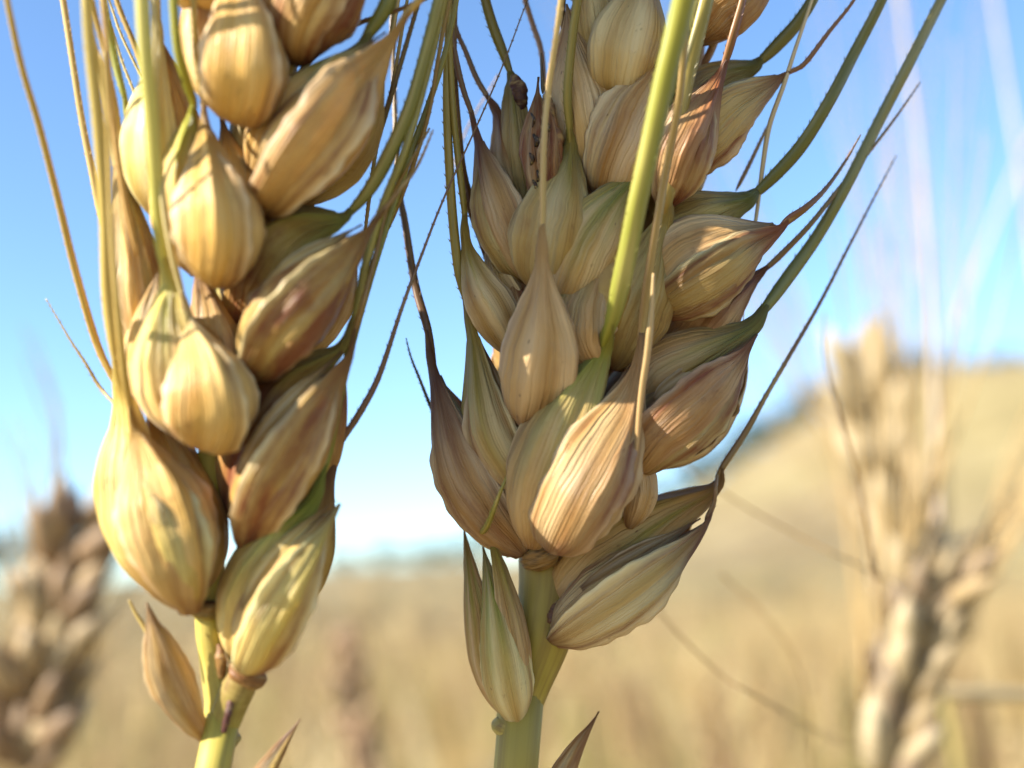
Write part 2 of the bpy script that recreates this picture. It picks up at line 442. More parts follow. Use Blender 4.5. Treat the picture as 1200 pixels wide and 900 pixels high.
def crumpled(ear, parent, name, pts, w, cols, amp=.3, **k):
    S = spine(ear, pts, 60); t = np.linspace(0, 1, 60)
    rs = (np.sin(np.pi * np.clip(t * .9 + .06, 0, 1)) ** .5) * w / FPX * ear['D']
    V, F, UV = tube_mesh(S, rs, 22, 0.8)
    from mathutils import noise as mn
    V = V.reshape(60, 22, 3)
    for j in range(60):
        for i in range(22):
            p = Vector(V[j, i] * 1100)
            e = mn.noise(p) + .6 * mn.noise(p * 2.3) + .4 * mn.noise(p * 5)
            V[j, i] = S[j] + (V[j, i] - S[j]) * (1 + amp * e)
    nz = nr.rand(60 * 22)
    C = np.repeat(ramp_col(cols, t), 22, 0); C[nz > .84] *= .35
    return make(name, to_world(V.reshape(-1, 3)), F, STEM, parent, to_world(S[0]), UV, C, **k)

# ================================================================== the two ears in focus
def new_ear(D, base, label):
    o = empty('wheat_ear', to_world(local(base[0], base[1], D)), label=label, category='wheat ear')
    return {'D': D, 'obj': o}

# straw / green colours of awns
GR = ('989848', 'a69e54', 'b8a862'); GD = ('9e9854', 'a89e5a', 'b4a866'); ST = ('b99b58', 'c7aa66', 'd3b878')
BR = ('8a6238', '9a7748', 'ab8a58'); PU = ('7a5546', '86664f', '94775c'); PL = ('d9c896', 'e0d2a6', 'e6dab4')
LG = ('a9ae4c', 'b9ba5a', 'cbc070')

# ---------------------------------------------------------------- left ear
L = new_ear(0.069, (247, 905), 'sunlit yellow wheat ear of plump husks, in front on the left of the picture')
LO = L['obj']
s = tube(L, LO, 'stem', [(262, 838, -.3), (254, 868, 0), (247, 905, 0), (240, 1200, 0), (225, 3200, 30), (240, 15500, 60)], (20, 22, 22, 26, 30), ('b0a24e', 'aca248', 'b8a850', 'b39b5c', 'a08c55'), n=70)
tube(L, LO, 'rachis', [(250, 868, 0), (258, 830, 0), (250, 780, 0), (243, 722, 0), (250, 640, .5), (246, 560, 1), (266, 450, 1), (270, 360, 1), (284, 240, 1), (300, 130, 1), (310, 20, 1), (300, -150, 3)],
     (20, 15, 14, 16, 19, 21, 24, 27, 28, 28, 26, 20), ('b0a24e', 'b0a450', 'a09a48', '8c8040', '8a7038', '80602f'), n=80)
tube(L, LO, 'rachis', [(256, 872, 0), (266, 838, -.6), (279, 806, -1), (292, 776, -1)], (14, 19, 20, 20), ('a09c58', '94884a', '84683a'), n=20, flat=.8)

def leftcol(P, w, awnpts=None, **k): pass

# R1 lowest right
c = core(L, [(285, 782, -1), (315, 700, -2), (345, 640, -1.5)], 34)
shell(L, c, 'glume', [(276, 775, -.5), (290, 700, -1.5), (325, 635, -2), (366, 588, -1.5)], 38, f=-8, k=.8, a=105, g=.95, gu=.15, gw=.75, r=.1, rt=.1, pale=.3,
      awn=[(380, 545, -1), (399, 455, 0), (417, 383, 1), (444, 290, 2), (476, 190, 3), (520, 60, 4), (545, -60, 5)], ar=(9, 7, 5.5, 5, 4.5, 4), ac=('8a9440', '8f9048', 'b0a05a', 'a08f50'))
shell(L, c, 'lemma', [(289, 784, -1.5), (308, 738, -3.2), (340, 680, -3.2), (372, 628, -2.4), (399, 590, -2)], 47, f=58, under=78, k=.78, a=80, q=.9, r=.05, rt=.2, pale=.35, g=.15, gu=-.3)
shell(L, c, 'glume', [(296, 780, 1), (340, 700, 2.5), (372, 640, 1.5), (386, 560, 1)], 32, f=50, a=110, r=.6, rt=.9,
      awn=[(398, 520, 1), (420, 485, 1), (444, 440, 1.5), (471, 362, 2), (494, 300, 3), (524, 221, 4), (584, 87, 7), (620, 0, 9)], ar=(7, 5, 3, 2, 1.4, 1.2, 1.0), ac=PU)
# L1 lowest left
c = core(L, [(214, 712, -2), (185, 630, -3), (160, 550, -2)], 44)
shell(L, c, 'glume', [(212, 708, -1), (172, 650, -2), (150, 570, -2), (150, 500, -1.4), (143, 455, -1.4)], 39, f=-30, k=.9, a=115, q=1.2, r=.05, rt=.15, pale=.55,
      awn=[(136, 415, -3), (127, 342, -4), (124, 250, -5), (116, 150, -6), (104, 40, -7), (98, -60, -8)], ar=(11, 9, 8, 7, 6.5, 6), ac=('c9ac62', 'cbb56a', 'c9b068'))
shell(L, c, 'lemma', [(224, 714, -2.5), (212, 665, -4), (196, 605, -4), (176, 550, -3.6), (160, 508, -3.2)], 50, f=30, under=50, k=.8, a=88, q=1.15, r=.15, rt=.35, pale=.2,
      awn=[(152, 475, -4), (144, 430, -5), (136, 340, -6), (128, 200, -7), (120, 60, -9)], ar=(7, 5, 4, 3.4, 3), ac=ST)
shell(L, c, 'glume', [(232, 700, 0), (235, 630, -.5), (205, 540, 0), (175, 470, 0)], 36, f=35, a=110, r=.5, rt=.6, awn=[(150, 420, 0), (135, 330, 0)], ar=(4, 2))
shell(L, c, 'palea', [(196, 640, -5.4), (184, 598, -5.9), (174, 568, -5.0)], 9, f=10, k=.5, a=80, pale=.9, r=0)
# L2
c = core(L, [(232, 516, -2), (225, 440, -3), (212, 370, -2)], 46)
shell(L, c, 'glume', [(212, 500, -1), (180, 440, -2), (172, 380, -2), (185, 320, -2)], 36, f=-30, k=.8, a=112, r=.0, rt=.2, pale=.9)
shell(L, c, 'glume', [(226, 514, -2), (203, 450, -3.2), (196, 390, -3.4), (200, 335, -3)], 47, f=-12, k=.8, a=104, g=1.0, gu=.05, gw=.38, r=.0, rt=0, pale=.4,
      awn=[(191, 300, -3.6), (184, 230, -4.8), (177, 140, -6), (170, 60, -7), (165, -60, -8)], ar=(11, 9, 8.5, 8, 8, 8), ac=('c8c468', 'd8d084', 'e2d89a'))
shell(L, c, 'lemma', [(246, 519, -3), (248, 480, -5), (240, 430, -5.0), (222, 378, -3.6)], 49, f=30, under=50, k=.8, a=86, q=.8, r=.12, rt=.1, pale=.05,
      awn=[(212, 340, -3.8), (200, 290, -4.6), (190, 220, -5), (184, 100, -6), (180, -40, -7)], ar=(6, 4.5, 4, 3.4, 3), ac=PL)
shell(L, c, 'lemma', [(262, 500, -1), (262, 440, -1.5), (248, 380, -1), (232, 320, -1)], 34, f=45, a=110, r=.35, rt=.5, awn=[(222, 290, -1), (208, 240, -1)], ar=(3, 2))
# L3
c = core(L, [(248, 328, -2), (252, 260, -3), (240, 190, -2)], 42)
shell(L, c, 'glume', [(232, 322, -1), (212, 260, -2), (210, 200, -2.4), (224, 142, -2)], 32, f=-15, k=.85, a=108, g=.6, gu=.25, gw=.5, r=.0, rt=.0, pale=.5,
      awn=[(227, 122, -2.6), (216, 90, -4), (206, 45, -5), (200, -60, -6)], ar=(8, 6.5, 6, 6, 5), ac=('a3a83c', 'b4b04c', 'c8bf6a'))
shell(L, c, 'lemma', [(254, 332, -2.5), (256, 280, -4.4), (250, 225, -4.4), (240, 152, -3)], 47, f=28, under=50, k=.85, a=86, q=.88, g=.2, gu=-.6, gw=.3, r=.12, rt=.25, pale=.1,
      awn=[(238, 120, -3), (230, 60, -4), (226, 0, -5), (222, -60, -5)], ar=(6, 5, 4.5, 4), ac=ST)
shell(L, c, 'lemma', [(276, 310, 0), (284, 260, -.5), (278, 210, -.5), (262, 150, 0)], 30, f=50, a=110, r=.35, rt=.4, awn=[(254, 110, 0), (250, 60, 0)], ar=(3, 2))
# L4
c = core(L, [(278, 136, -2), (284, 70, -3), (272, 0, -2)], 42)
shell(L, c, 'glume', [(262, 135, -1), (244, 80, -2), (236, 20, -2), (238, -50, -2)], 28, f=-25, k=.8, a=110, r=.5, rt=.2, pale=.7, awn=[(232, -90, -2)], ar=(5, 4))
shell(L, c, 'lemma', [(282, 142, -2.5), (286, 95, -4.4), (286, 30, -4.4), (278, -40, -3)], 49, f=34, under=55, k=.85, a=86, q=.85, g=.25, gu=.5, gw=.3, r=.0, rt=.1, pale=.1, awn=[(276, -80, -3), (270, -160, -3)], ar=(6, 5))
shell(L, c, 'lemma', [(304, 120, 0), (318, 70, -.5), (318, 10, -.5), (300, -50, 0)], 30, f=50, a=110, r=.2, rt=.4)
# left back shells
c = core(L, [(190, 255, 0), (182, 180, 0), (178, 110, 0)], 26)
shell(L, c, 'glume', [(196, 262, 0), (178, 200, -1.4), (176, 140, -1.6), (186, 60, -1)], 33, f=-14, k=.85, a=112, r=.0, rt=.1, pale=1.0, g=.25, gu=.5, awn=[(182, 0, -1.5), (178, -60, -2)], ar=(7, 6), ac=PL)
shell(L, c, 'glume', [(180, 250, 1), (162, 190, 1), (162, 150, 1), (152, 140, 1)], 18, f=-40, k=.85, a=110, r=.0, rt=.1, pale=.6,
      awn=[(146, 115, 0), (137, 83, 0), (124, 20, 0), (112, -60, 0)], ar=(6, 5.5, 5, 5), ac=LG)
shell(L, c, 'lemma', [(215, 240, .5), (214, 170, 0), (200, 100, 0), (184, 36, 0)], 24, f=10, k=.8, a=110, r=.4, rt=.5, pale=.6)
c = core(L, [(162, 420, 0), (156, 350, 0), (150, 280, 0)], 26)
shell(L, c, 'glume', [(176, 440, 0), (150, 370, -1), (144, 300, -1), (140, 232, -1)], 28, f=-35, k=.85, a=112, r=.2, rt=.2, pale=1.0,
      awn=[(136, 190, -1), (130, 150, -1), (120, 90, -2), (104, 30, -3), (92, -60, -3)], ar=(7, 6, 5, 5), ac=('d8c48c', 'd9c084', 'd8b878'))
shell(L, c, 'lemma', [(186, 430, 0), (172, 360, -.5), (164, 300, -.6), (150, 222, -.5)], 25, f=20, k=.85, a=112, r=.8, rt=.4, pale=.6,
      awn=[(142, 180, -1), (134, 120, -1), (112, 20, -2), (100, -40, -2)], ar=(4, 3.5, 3), ac=ST)
# extra thin awns on the left
for pts, rad, cc in [
    ([(150, 480, 0), (130, 440, 0), (112, 400, 0), (88, 317, -1), (67, 229, -2), (46, 146, -3), (25, 75, -4), (6, -10, -5), (-4, -60, -5)], (6, 5.5, 5, 4.5, 4, 4), ('c8a050', 'c9a456', 'd2b878')),
    ([(140, 480, 0), (117, 454, 1), (100, 425, 1), (83, 400, 1), (68, 375, 1), (54, 350, 1)], (3, 2.5, 1.8, 1.2, .6), ('b08c5a', 'c8b48a')),
    ([(150, 330, 1), (122, 265, 1), (108, 200, 1), (96, 137, 1), (84, 62, 1), (70, -20, 1)], (6, 5, 4.5, 4.5), ('cfae72', 'd8bc84')),
    ([(175, 170, 2), (158, 112, 2), (142, 70, 2), (121, 0, 2), (110, -40, 2)], (2.5, 2, 2, 1.6), PL),
    ([(180, 120, 2), (158, 75, 2), (140, 36, 2), (124, -10, 2)], (2.5, 2, 2, 1.6), PL),
    ([(186, 140, 1), (160, 60, 1), (140, 10, 1), (125, -40, 1)], (4, 4, 3.5), ST),
    ([(160, 300, -3), (140, 200, -4), (128, 100, -5), (118, -30, -6)], (4.5, 4, 3.5), ('d0a870', 'dcb888')),
    ([(405, 215, 2), (430, 190, 2), (452, 130, 2), (470, 70, 2), (494, -10, 2)], (6, 4.5, 4, 3.5, 3), ('6a4a2c', '7a5834')),
    ([(345, 90, 1), (375, 60, 1), (417, 29, 1), (460, 14, 1), (500, -2, 1)], (4, 4, 3.5, 3, 2.5), ('7a4a30', '8a5a38')),
    ([(440, 300, 3), (470, 230, 3), (500, 140, 3), (515, 60, 3), (536, -40, 3)], (3.5, 3.4, 3.2, 3), ('94733c', 'a8884c', 'b49a5c')),
    ([(446, 110, 4), (455, 60, 4), (470, -30, 4)], (4, 4, 4), ('d8bc88', 'dcc898')),
    ([(425, 290, 5), (440, 180, 5), (455, 120, 5), (478, 0, 5)], (3, 3, 2.5), ('bfa068', 'c8b07c')),
]:
    make_awn(L, LO, pts, rad, cc)
# R2, reddish stain pushed darker so the colour also carries this column's shade
c = core(L, [(285, 636, 0), (315, 560, -1), (350, 490, 0)], 40)
shell(L, c, 'glume', [(276, 608, 1), (296, 522, 0), (340, 448, 0), (398, 410, 0)], 42, f=-25, k=.8, a=110, r=.95, rt=.7, pale=0,
      awn=[(415, 370, 0), (428, 310, 0), (448, 240, 0), (475, 170, 0), (505, 60, 1), (530, -40, 1)], ar=(7, 6.5, 6, 6, 6, 5), ac=GD)
shell(L, c, 'lemma', [(287, 640, -1), (306, 580, -2.6), (348, 510, -2.8), (385, 450, -2), (408, 415, -1.5)], 50, f=60, under=80, k=.78, a=80, r=1.0, rt=.8, pale=.15,
      awn=[(416, 385, -1), (426, 350, -1), (440, 300, 0), (455, 240, 1), (480, 190, 1), (503, 150, 2)], ar=(6, 4, 3.5, 3, 2, 1.4), ac=BR)
shell(L, c, 'lemma', [(310, 620, 2), (360, 560, 1.6), (390, 490, 1.2), (404, 420, 1)], 32, f=60, a=112, r=.8, rt=.8, pale=.3)
# R3, real red-brown stain with the column's shade added into its colour
c = core(L, [(295, 440, 0), (330, 370, -1), (370, 310, 0)], 42)
shell(L, c, 'glume', [(280, 388, 1), (300, 322, 0), (346, 272, -.3), (400, 258, 0)], 47, f=-22, k=.75, a=110, r=1.0, rt=.2, pale=0, g=.8, gu=.5, gw=.5,
      awn=[(412, 246, 0), (432, 222, 0), (454, 183, 0), (480, 125, 0), (500, 54, 0), (520, -30, 0), (530, -80, 0)], ar=(11, 9.5, 9, 8, 7.5, 7, 6.5), ac=('868848', '949050', 'a4985a'))
shell(L, c, 'lemma', [(297, 442, -1), (318, 395, -3), (362, 340, -3.2), (402, 298, -2.5), (430, 268, -2)], 54, f=62, under=82, k=.78, a=80, r=.9, rt=.8, pale=.1,
      awn=[(450, 245, -1.5), (470, 220, -1), (488, 195, 0), (508, 152, 0)], ar=(7, 4, 3, 2, 1), ac=BR)
shell(L, c, 'lemma', [(330, 430, 2), (375, 370, 1.8), (400, 330, 1.4), (418, 275, 1)], 34, f=60, a=112, r=.6, rt=.6, pale=.3)
# R4, husk colour moderately browned to hold the shade on this side
c = core(L, [(315, 240, 0), (350, 180, -1), (385, 110, 0)], 46)
shell(L, c, 'glume', [(300, 215, 0), (325, 150, -1.4), (372, 100, -1.6), (420, 62, -1)], 40, f=-20, k=.8, a=110, r=.15, rt=.0, pale=.3, g=.95, gu=.5, gw=.45,
      awn=[(432, 38, -1), (450, 10, -1), (470, -40, -1)], ar=(11, 10, 9), ac=('7c7c3a', '8c8640'))
shell(L, c, 'lemma', [(312, 245, -1), (335, 205, -3.2), (380, 150, -3.4), (420, 92, -2.6), (458, 42, -2)], 58, f=60, under=80, k=.78, a=80, r=.6, rt=.5, pale=.2,
      awn=[(480, 12, -2), (500, -10, -2), (540, -60, -2)], ar=(8, 5, 3), ac=('c09a58', 'c8a868'))
shell(L, c, 'lemma', [(345, 238, 2), (395, 190, 1.8), (428, 140, 1.4), (452, 70, 1)], 36, f=60, a=112, r=.5, rt=.4, pale=.3)
# R5, brown husk, its pigment deepened to stand for shade as well
c = core(L, [(350, 66, 0), (372, 0, -1), (400, -60, 0)], 44)
shell(L, c, 'lemma', [(345, 72, -1), (352, 30, -2.4), (380, -30, -2.6), (420, -110, -2)], 55, f=30, under=60, k=.8, a=85, r=1, rt=.8, pale=.0, awn=[(440, -150, -2), (480, -260, -2)], ar=(7, 5))
shell(L, c, 'glume', [(338, 50, 1), (336, 0, 0), (360, -60, 0), (390, -120, 0)], 34, f=-30, k=.8, a=108, r=1, rt=.5)
for pts_, w_ in (([(282, 262, 2), (272, 215, 2), (262, 165, 2)], 24), ([(300, 300, 2.4), (330, 262, 2.4), (372, 225, 2.4)], 26), ([(262, 450, 2), (262, 400, 2), (256, 350, 2)], 22),
                 ([(285, 470, 2.4), (320, 440, 2.4), (372, 400, 2.4)], 26), ([(250, 640, 2), (238, 590, 2), (222, 540, 2)], 22), ([(285, 120, 2.4), (320, 95, 2.4), (350, 60, 2.4)], 24)):
    c = core(L, pts_, w_ * .7)
    shell(L, c, 'glume', [(a, b, z - .3) for a, b, z in pts_], w_, f=0, k=.6, a=100, r=1, rt=.6, pale=.1)
# the ear goes on above the frame, and has a back
for i in range(6):
    for sgn in (-1, 1):
        x0 = 290 + i * 6 + sgn * 34; y0 = -20 - i * 118 - (40 if sgn > 0 else -40)
        sc_ = 1 - i * .07
        c = core(L, [(x0, y0, 0), (x0 + sgn * 25, y0 - 70, 0), (x0 + sgn * 40, y0 - 130, 0)], 38 * sc_)
        for zz, ff in ((-2.5, -10), (2.5, 180)):
            shell(L, c, 'lemma', [(x0, y0 + 5, zz * .3), (x0 + sgn * 20, y0 - 50, zz), (x0 + sgn * 45, y0 - 120, zz), (x0 + sgn * 50, y0 - 190, zz * .6)], 50 * sc_, f=ff, k=.8, a=112,
                  awn=[(x0 + sgn * 60, y0 - 300, zz), (x0 + sgn * 90, y0 - 700, zz * 3)], ar=(5, 2), ac=ST)
for (bx, by, tx, ty) in [(225, 690, 170, 560), (285, 740, 360, 610), (240, 500, 180, 360), (290, 610, 385, 450), (250, 320, 190, 170), (290, 420, 400, 290), (300, 225, 430, 70), (270, 130, 250, -30)]:
    c = core(L, [(bx, by, 3), ((bx + tx) / 2, (by + ty) / 2, 4), (tx, ty, 3)], 30)
    mx, my = (bx * .6 + tx * .4), (by * .6 + ty * .4)
    shell(L, c, 'lemma', [(bx, by, 2), (mx, my, 5), (tx, ty, 4.5)], 44, f=175, k=.7, a=112, r=.3)
# collars and scars where the husks and bracts leave the stem
crumpled(L, LO, 'collar', [(254, 872, 0), (257, 862, -.1), (260, 852, -.2)], 25, ('8c8040', 'a89a50', '94703c'), amp=.10)
crumpled(L, LO, 'collar', [(243, 724, -.5), (243, 714, -.6), (243, 704, -.5)], 20, ('a09a48', '8a6a38', '6a4a2c'), amp=.2)
crumpled(L, LO, 'scar', [(259, 795, -1.3), (259, 775, -1.5), (256, 755, -1.2)], 6, ('6a4a2c', '8a6838', '7a5030'), amp=.35)
crumpled(L, LO, 'scar', [(262, 858, -1.5), (267, 838, -1.9), (270, 818, -1.6)], 4.5, ('5a3040', '4a2a30', '6a4438'), amp=.35)
crumpled(L, LO, 'collar', [(284, 800, -1), (290, 788, -1.2), (296, 776, -1.2)], 24, ('94703c', '7a5434', '8a6038'), amp=.15)
# bracts at the foot
shell(L, LO, 'bract', [(243, 868, -.5), (222, 838, -1.5), (196, 785, -2), (178, 728, -2), (172, 706, -2)], 24, f=38, k=.55, a=92, q=1.25, r=.35, rt=.3, pale=.6, keel=.02)
make_awn(L, LO, [(186, 775, -1.5), (172, 740, -1.5), (158, 718, -1.5), (151, 703, -1.5)], (5, 4, 3, 1.5), ('c8a868', 'cdb27a'), barbs=False)
shell(L, LO, 'bract', [(252, 1010, 0), (278, 960, -1), (318, 892, -1), (352, 843, -1)], 17, f=20, k=.6, a=100, r=.7, rt=.6, pale=.4)

# ---------------------------------------------------------------- right ear
Q = new_ear(0.0775, (603, 905), 'broad straw coloured wheat ear with thick green awns, in focus at the centre')
QO = Q['obj']
tube(Q, QO, 'stem', [(612, 812, 0), (604, 852, 0), (603, 905, 0), (606, 1200, 0), (640, 3200, 30), (640, 13500, 60)], (26, 23, 22, 26, 30), ('9c8a40', 'a8a048', 'b8a850', 'b39b5c', 'a08c55'), n=70)
tube(Q, QO, 'rachis', [(600, 862, 0), (616, 805, 0), (636, 745, 0), (645, 690, .5), (648, 630, 1.5), (655, 560, 2.5), (665, 420, 3), (680, 260, 3), (690, 100, 3), (700, -100, 3)],
     (22, 33, 40, 36, 32, 28, 22, 22, 20, 18), ('a0923e', '8f7c38', '84682f', '8a6838', '7d5c34'), n=70, flat=.75)
# lower right B1
c = core(Q, [(655, 735, 0), (715, 670, 0), (780, 620, 0)], 36)
shell(Q, c, 'glume', [(640, 718, .5), (690, 662, -.6), (760, 614, -.6), (836, 574, 0)], 40, f=-25, k=.8, a=108, g=1, gu=.1, gw=.8, r=.3, rt=.25, pale=.3,
      awn=[(846, 548, 0), (872, 508, 1), (901, 458, 1.5), (930, 408, 2), (958, 358, 3), (992, 292, 4), (1029, 225, 5), (1052, 183, 6)], ar=(8, 5, 3.4, 3, 2.6, 2.2, 1.6, .8), ac=('8a6a3c', '7a5a48', '7a6058'))
shell(Q, c, 'lemma', [(648, 748, -1), (688, 722, -2.6), (745, 682, -2.8), (792, 646, -1.8), (826, 612, -1)], 46, f=45, under=65, k=.75, a=80, r=.2, rt=.45, pale=.6, g=.6, gw=.8,
      awn=[(836, 590, -1), (839, 570, -1), (840, 556, -.5)], ar=(5, 3, 2), ac=PU)
shell(Q, c, 'lemma', [(660, 740, 2), (725, 690, 2), (780, 640, 2), (820, 590, 1)], 36, f=150, a=110, r=.3)
crumpled(Q, QO, 'collar', [(601, 866, -.2), (603, 852, -.3), (605, 836, -.3)], 27, ('a8a050', '9a8848', 'a09050'), amp=.08)
crumpled(Q, QO, 'collar', [(640, 662, -.6), (634, 650, -1), (630, 638, -1)], 24, ('9a7a4c', '8a6a40', '94744a'), amp=.2)
crumpled(Q, QO, 'scar', [(652, 742, -.8), (650, 722, -1), (656, 700, -.8)], 12, ('7a5434', '5c3a30', '7a5a38'), amp=.3)
# lower left pair B2
c = core(Q, [(600, 825, -1), (585, 760, -1), (575, 700, -1)], 22)
shell(Q, c, 'glume', [(598, 842, 0), (572, 790, -.8), (559, 710, -1), (543, 616, 0)], 20, f=-25, k=.7, a=100, q=1.0, g=1, gu=0, gw=1.2, r=0, rt=.1, pale=.3, bot=1.3)
shell(Q, c, 'lemma', [(608, 856, -.6), (597, 806, -1.8), (588, 750, -2.2), (579, 700, -2), (566, 640, -1.2)], 28, f=-8, k=.8, a=100, flat=.5, q=.85, r=.0, rt=.1, pale=.8, g=1, gw=1.4, gu=0, bot=.55)
shell(Q, c, 'glume', [(614, 835, -1), (608, 770, -2.3), (596, 710, -2.4), (576, 636, -2.4)], 16, f=25, k=.7, a=95, r=.1, rt=.4, pale=.4, g=.4, gu=0,
      awn=[(564, 628, -2.5), (572, 612, -5), (585, 580, -6), (598, 548, -6)], ar=(5, 4, 2.5, 1.5), ac=('9a9440', 'a89c50'))
# F1 the front pair
c = core(Q, [(630, 632, -4), (655, 550, -5), (690, 470, -4)], 44)
shell(Q, c, 'glume', [(624, 638, -4), (632, 580, -6), (660, 500, -6.2), (704, 415, -5)], 44, f=-14, k=.85, a=104, g=1, gu=-.1, gw=.9, r=.05, rt=.0, pale=.25,
      awn=[(716, 375, -7.5), (724, 340, -8.5), (735, 290, -9.5), (746, 235, -10.5), (762, 165, -11.5), (780, 85, -12.5), (800, 0, -13.5), (816, -80, -15)], ar=(12, 11.5, 11, 11, 11.5, 12, 12.5, 13), ac=('8f9440', 'a2a448', 'b2b055', 'bcb662'))
shell(Q, c, 'lemma', [(648, 642, -5), (672, 598, -7), (702, 540, -7), (732, 478, -5.8), (747, 428, -5.4)], 50, f=14, under=40, k=.75, a=80, q=.82, r=.55, rt=.6, pale=.5, g=.15, gu=-.7, gw=.2,
      awn=[(751, 390, -5.4), (758, 333, -6), (768, 270, -6.6), (780, 200, -7), (796, 117, -8), (804, 30, -9), (812, -60, -10)], ar=(9, 7, 6, 5.5, 5, 4.5, 4), ac=('b08a62', 'c0a468', 'd0bc84'))
shell(Q, c, 'lemma', [(738, 618, -2), (748, 590, -2.6), (750, 560, -2.4), (740, 500, -2)], 20, f=20, a=110, r=.1, pale=.6)
# LL lower left dark pair
c = core(Q, [(603, 640, 0), (570, 560, 0), (540, 500, 0)], 34)
shell(Q, c, 'glume', [(600, 650, 1), (575, 570, 0), (545, 500, 0), (512, 440, 0)], 28, f=45, k=.9, a=110, r=.7, rt=.9, pale=.2)
shell(Q, c, 'glume', [(612, 648, -1), (570, 596, -2.4), (536, 530, -2.4), (511, 441, -1)], 38, f=-38, under=-55, k=.8, a=84, r=.65, rt=.9, pale=.75,
      awn=[(501, 387, -1), (486, 333, 0), (474, 260, 1), (466, 215, 2), (460, 100, 4), (455, -40, 6)], ar=(8, 6, 5, 4, 3.5, 3), ac=('6a4a3c', '8a7048', '9a8454'))
make_awn(Q, QO, [(514, 500, 1), (507, 483, 1), (492, 446, 1), (482, 420, 1), (476, 396, 1)], (3, 2.6, 2.2, 1.6, .8), ('5a5048', '6a625a'))
shell(Q, c, 'lemma', [(618, 610, -2), (606, 560, -3), (575, 500, -3.2), (556, 395, -2)], 38, f=-35, under=-50, k=.8, a=84, q=.95, g=1, gu=-.3, gw=.7, r=.1, rt=.3, pale=.6,
      awn=[(546, 350, -2), (537, 320, -2), (528, 240, -2), (522, 125, -2), (524, 42, -2), (528, -60, -2)], ar=(9, 7, 6.5, 6, 5, 5), ac=('a08e4c', 'aa9850', 'b0a058'))
# F0 the pale middle glume
c = core(Q, [(628, 500, -3), (632, 430, -3.4), (634, 370, -3)], 28)
shell(Q, c, 'glume', [(618, 500, -4), (628, 450, -6), (634, 390, -6.8), (635, 312, -7.2)], 41, f=0, k=.75, a=100, q=.9, r=.15, rt=.2, pale=.55,
      awn=[(635, 262, -7.6), (637, 167, -8), (643, 104, -8), (655, 21, -9), (664, -60, -10)], ar=(7, 4.5, 4, 4, 4, 3.6), ac=('c2a67a', 'd0b888', 'c8ac78'))
# M6 / M7 husks behind the green awn
c = core(Q, [(690, 420, -3), (705, 350, -3.4), (735, 280, -3)], 44)
shell(Q, c, 'lemma', [(700, 436, -4), (685, 400, -4.6), (688, 355, -4.6), (720, 290, -4)], 36, f=-20, k=.8, a=104, r=.15, rt=.1, pale=.35, g=.8, gu=-.3, gw=.6)
shell(Q, c, 'lemma', [(718, 432, -2), (736, 380, -3), (756, 330, -3.4), (776, 262, -3.4)], 42, f=15, k=.8, a=106, r=.35, rt=.25, pale=.15, g=.3, gu=.2,
      awn=[(781, 230, -5), (786, 190, -5), (794, 140, -5.4), (806, 80, -5.6), (826, 0, -6), (840, -60, -6)], ar=(12, 10, 9, 9, 8.5, 8), ac=('a89058', '9a9444', '7c8838'))
# M5 the green husk left of the awn
c = core(Q, [(665, 370, -2), (690, 310, -2.4), (720, 250, -2)], 32)
shell(Q, c, 'glume', [(660, 372, -2.6), (672, 320, -4.4), (700, 262, -4.6), (742, 210, -4)], 37, f=-8, k=.75, a=104, g=.95, gu=0, gw=.9, r=.0, rt=.0, pale=.5,
      awn=[(752, 190, -4), (768, 150, -4), (790, 90, -4), (812, 20, -4), (830, -60, -4)], ar=(9, 8, 8, 8, 8), ac=('787c3a', '80803e'))
# M4 big lower right
c = core(Q, [(740, 540, -1), (790, 480, -1.4), (850, 420, -1)], 48)
shell(Q, c, 'glume', [(735, 500, -1), (765, 450, -2.4), (815, 418, -2.6), (878, 385, -1.5)], 38, f=-18, k=.8, a=108, g=1.0, gu=.15, gw=.4, r=.35, rt=.0, pale=.4,
      awn=[(898, 358, -1), (922, 325, 0), (958, 275, 1), (992, 217, 1), (1033, 137, 2), (1067, 71, 2), (1102, 0, 3), (1130, -60, 3)], ar=(11, 9, 7.5, 7, 7, 7, 6.5, 6.5), ac=('6c7238', '8a8860', '7c7840', '8a844c'))
shell(Q, c, 'lemma', [(738, 552, -2), (765, 515, -4), (815, 468, -4), (855, 430, -3), (886, 392, -2)], 47, f=42, under=60, k=.75, a=82, r=.6, rt=.8, pale=.3)
shell(Q, c, 'lemma', [(745, 540, 2), (800, 500, 2), (850, 450, 2), (875, 400, 2)], 44, f=150, a=110, r=.6)
# M3
c = core(Q, [(790, 430, 1), (830, 380, .5), (865, 345, 1)], 34)
shell(Q, c, 'lemma', [(780, 420, .5), (815, 385, -.6), (850, 352, -.6), (884, 326, 0)], 37, f=-5, k=.8, a=110, r=.55, rt=.5, pale=.4,
      awn=[(900, 312, 0), (917, 296, 0), (950, 262, 0), (984, 220, 1), (1017, 179, 2), (1050, 136, 3), (1079, 96, 4)], ar=(6, 4.4, 3.6, 3, 2.4, 1.8, .9), ac=PU)
# M2
c = core(Q, [(770, 360, 0), (815, 320, -.6), (870, 285, 0)], 40)
shell(Q, c, 'lemma', [(762, 350, -1.5), (800, 310, -3), (850, 285, -3), (906, 262, -1.6)], 46, f=-12, k=.75, a=106, r=.25, rt=.3, pale=.65)
shell(Q, c, 'lemma', [(768, 364, -2), (808, 340, -3.6), (850, 312, -3.6), (884, 286, -2.6), (912, 268, -2)], 38, f=36, under=50, k=.75, a=84, r=.45, rt=.95, pale=.1,
      awn=[(925, 256, -2), (945, 242, -2), (967, 221, -1), (990, 190, 0), (1008, 158, 0)], ar=(8, 5, 3, 2, .9), ac=('8a5038', '7d5a44', '7a6050'))
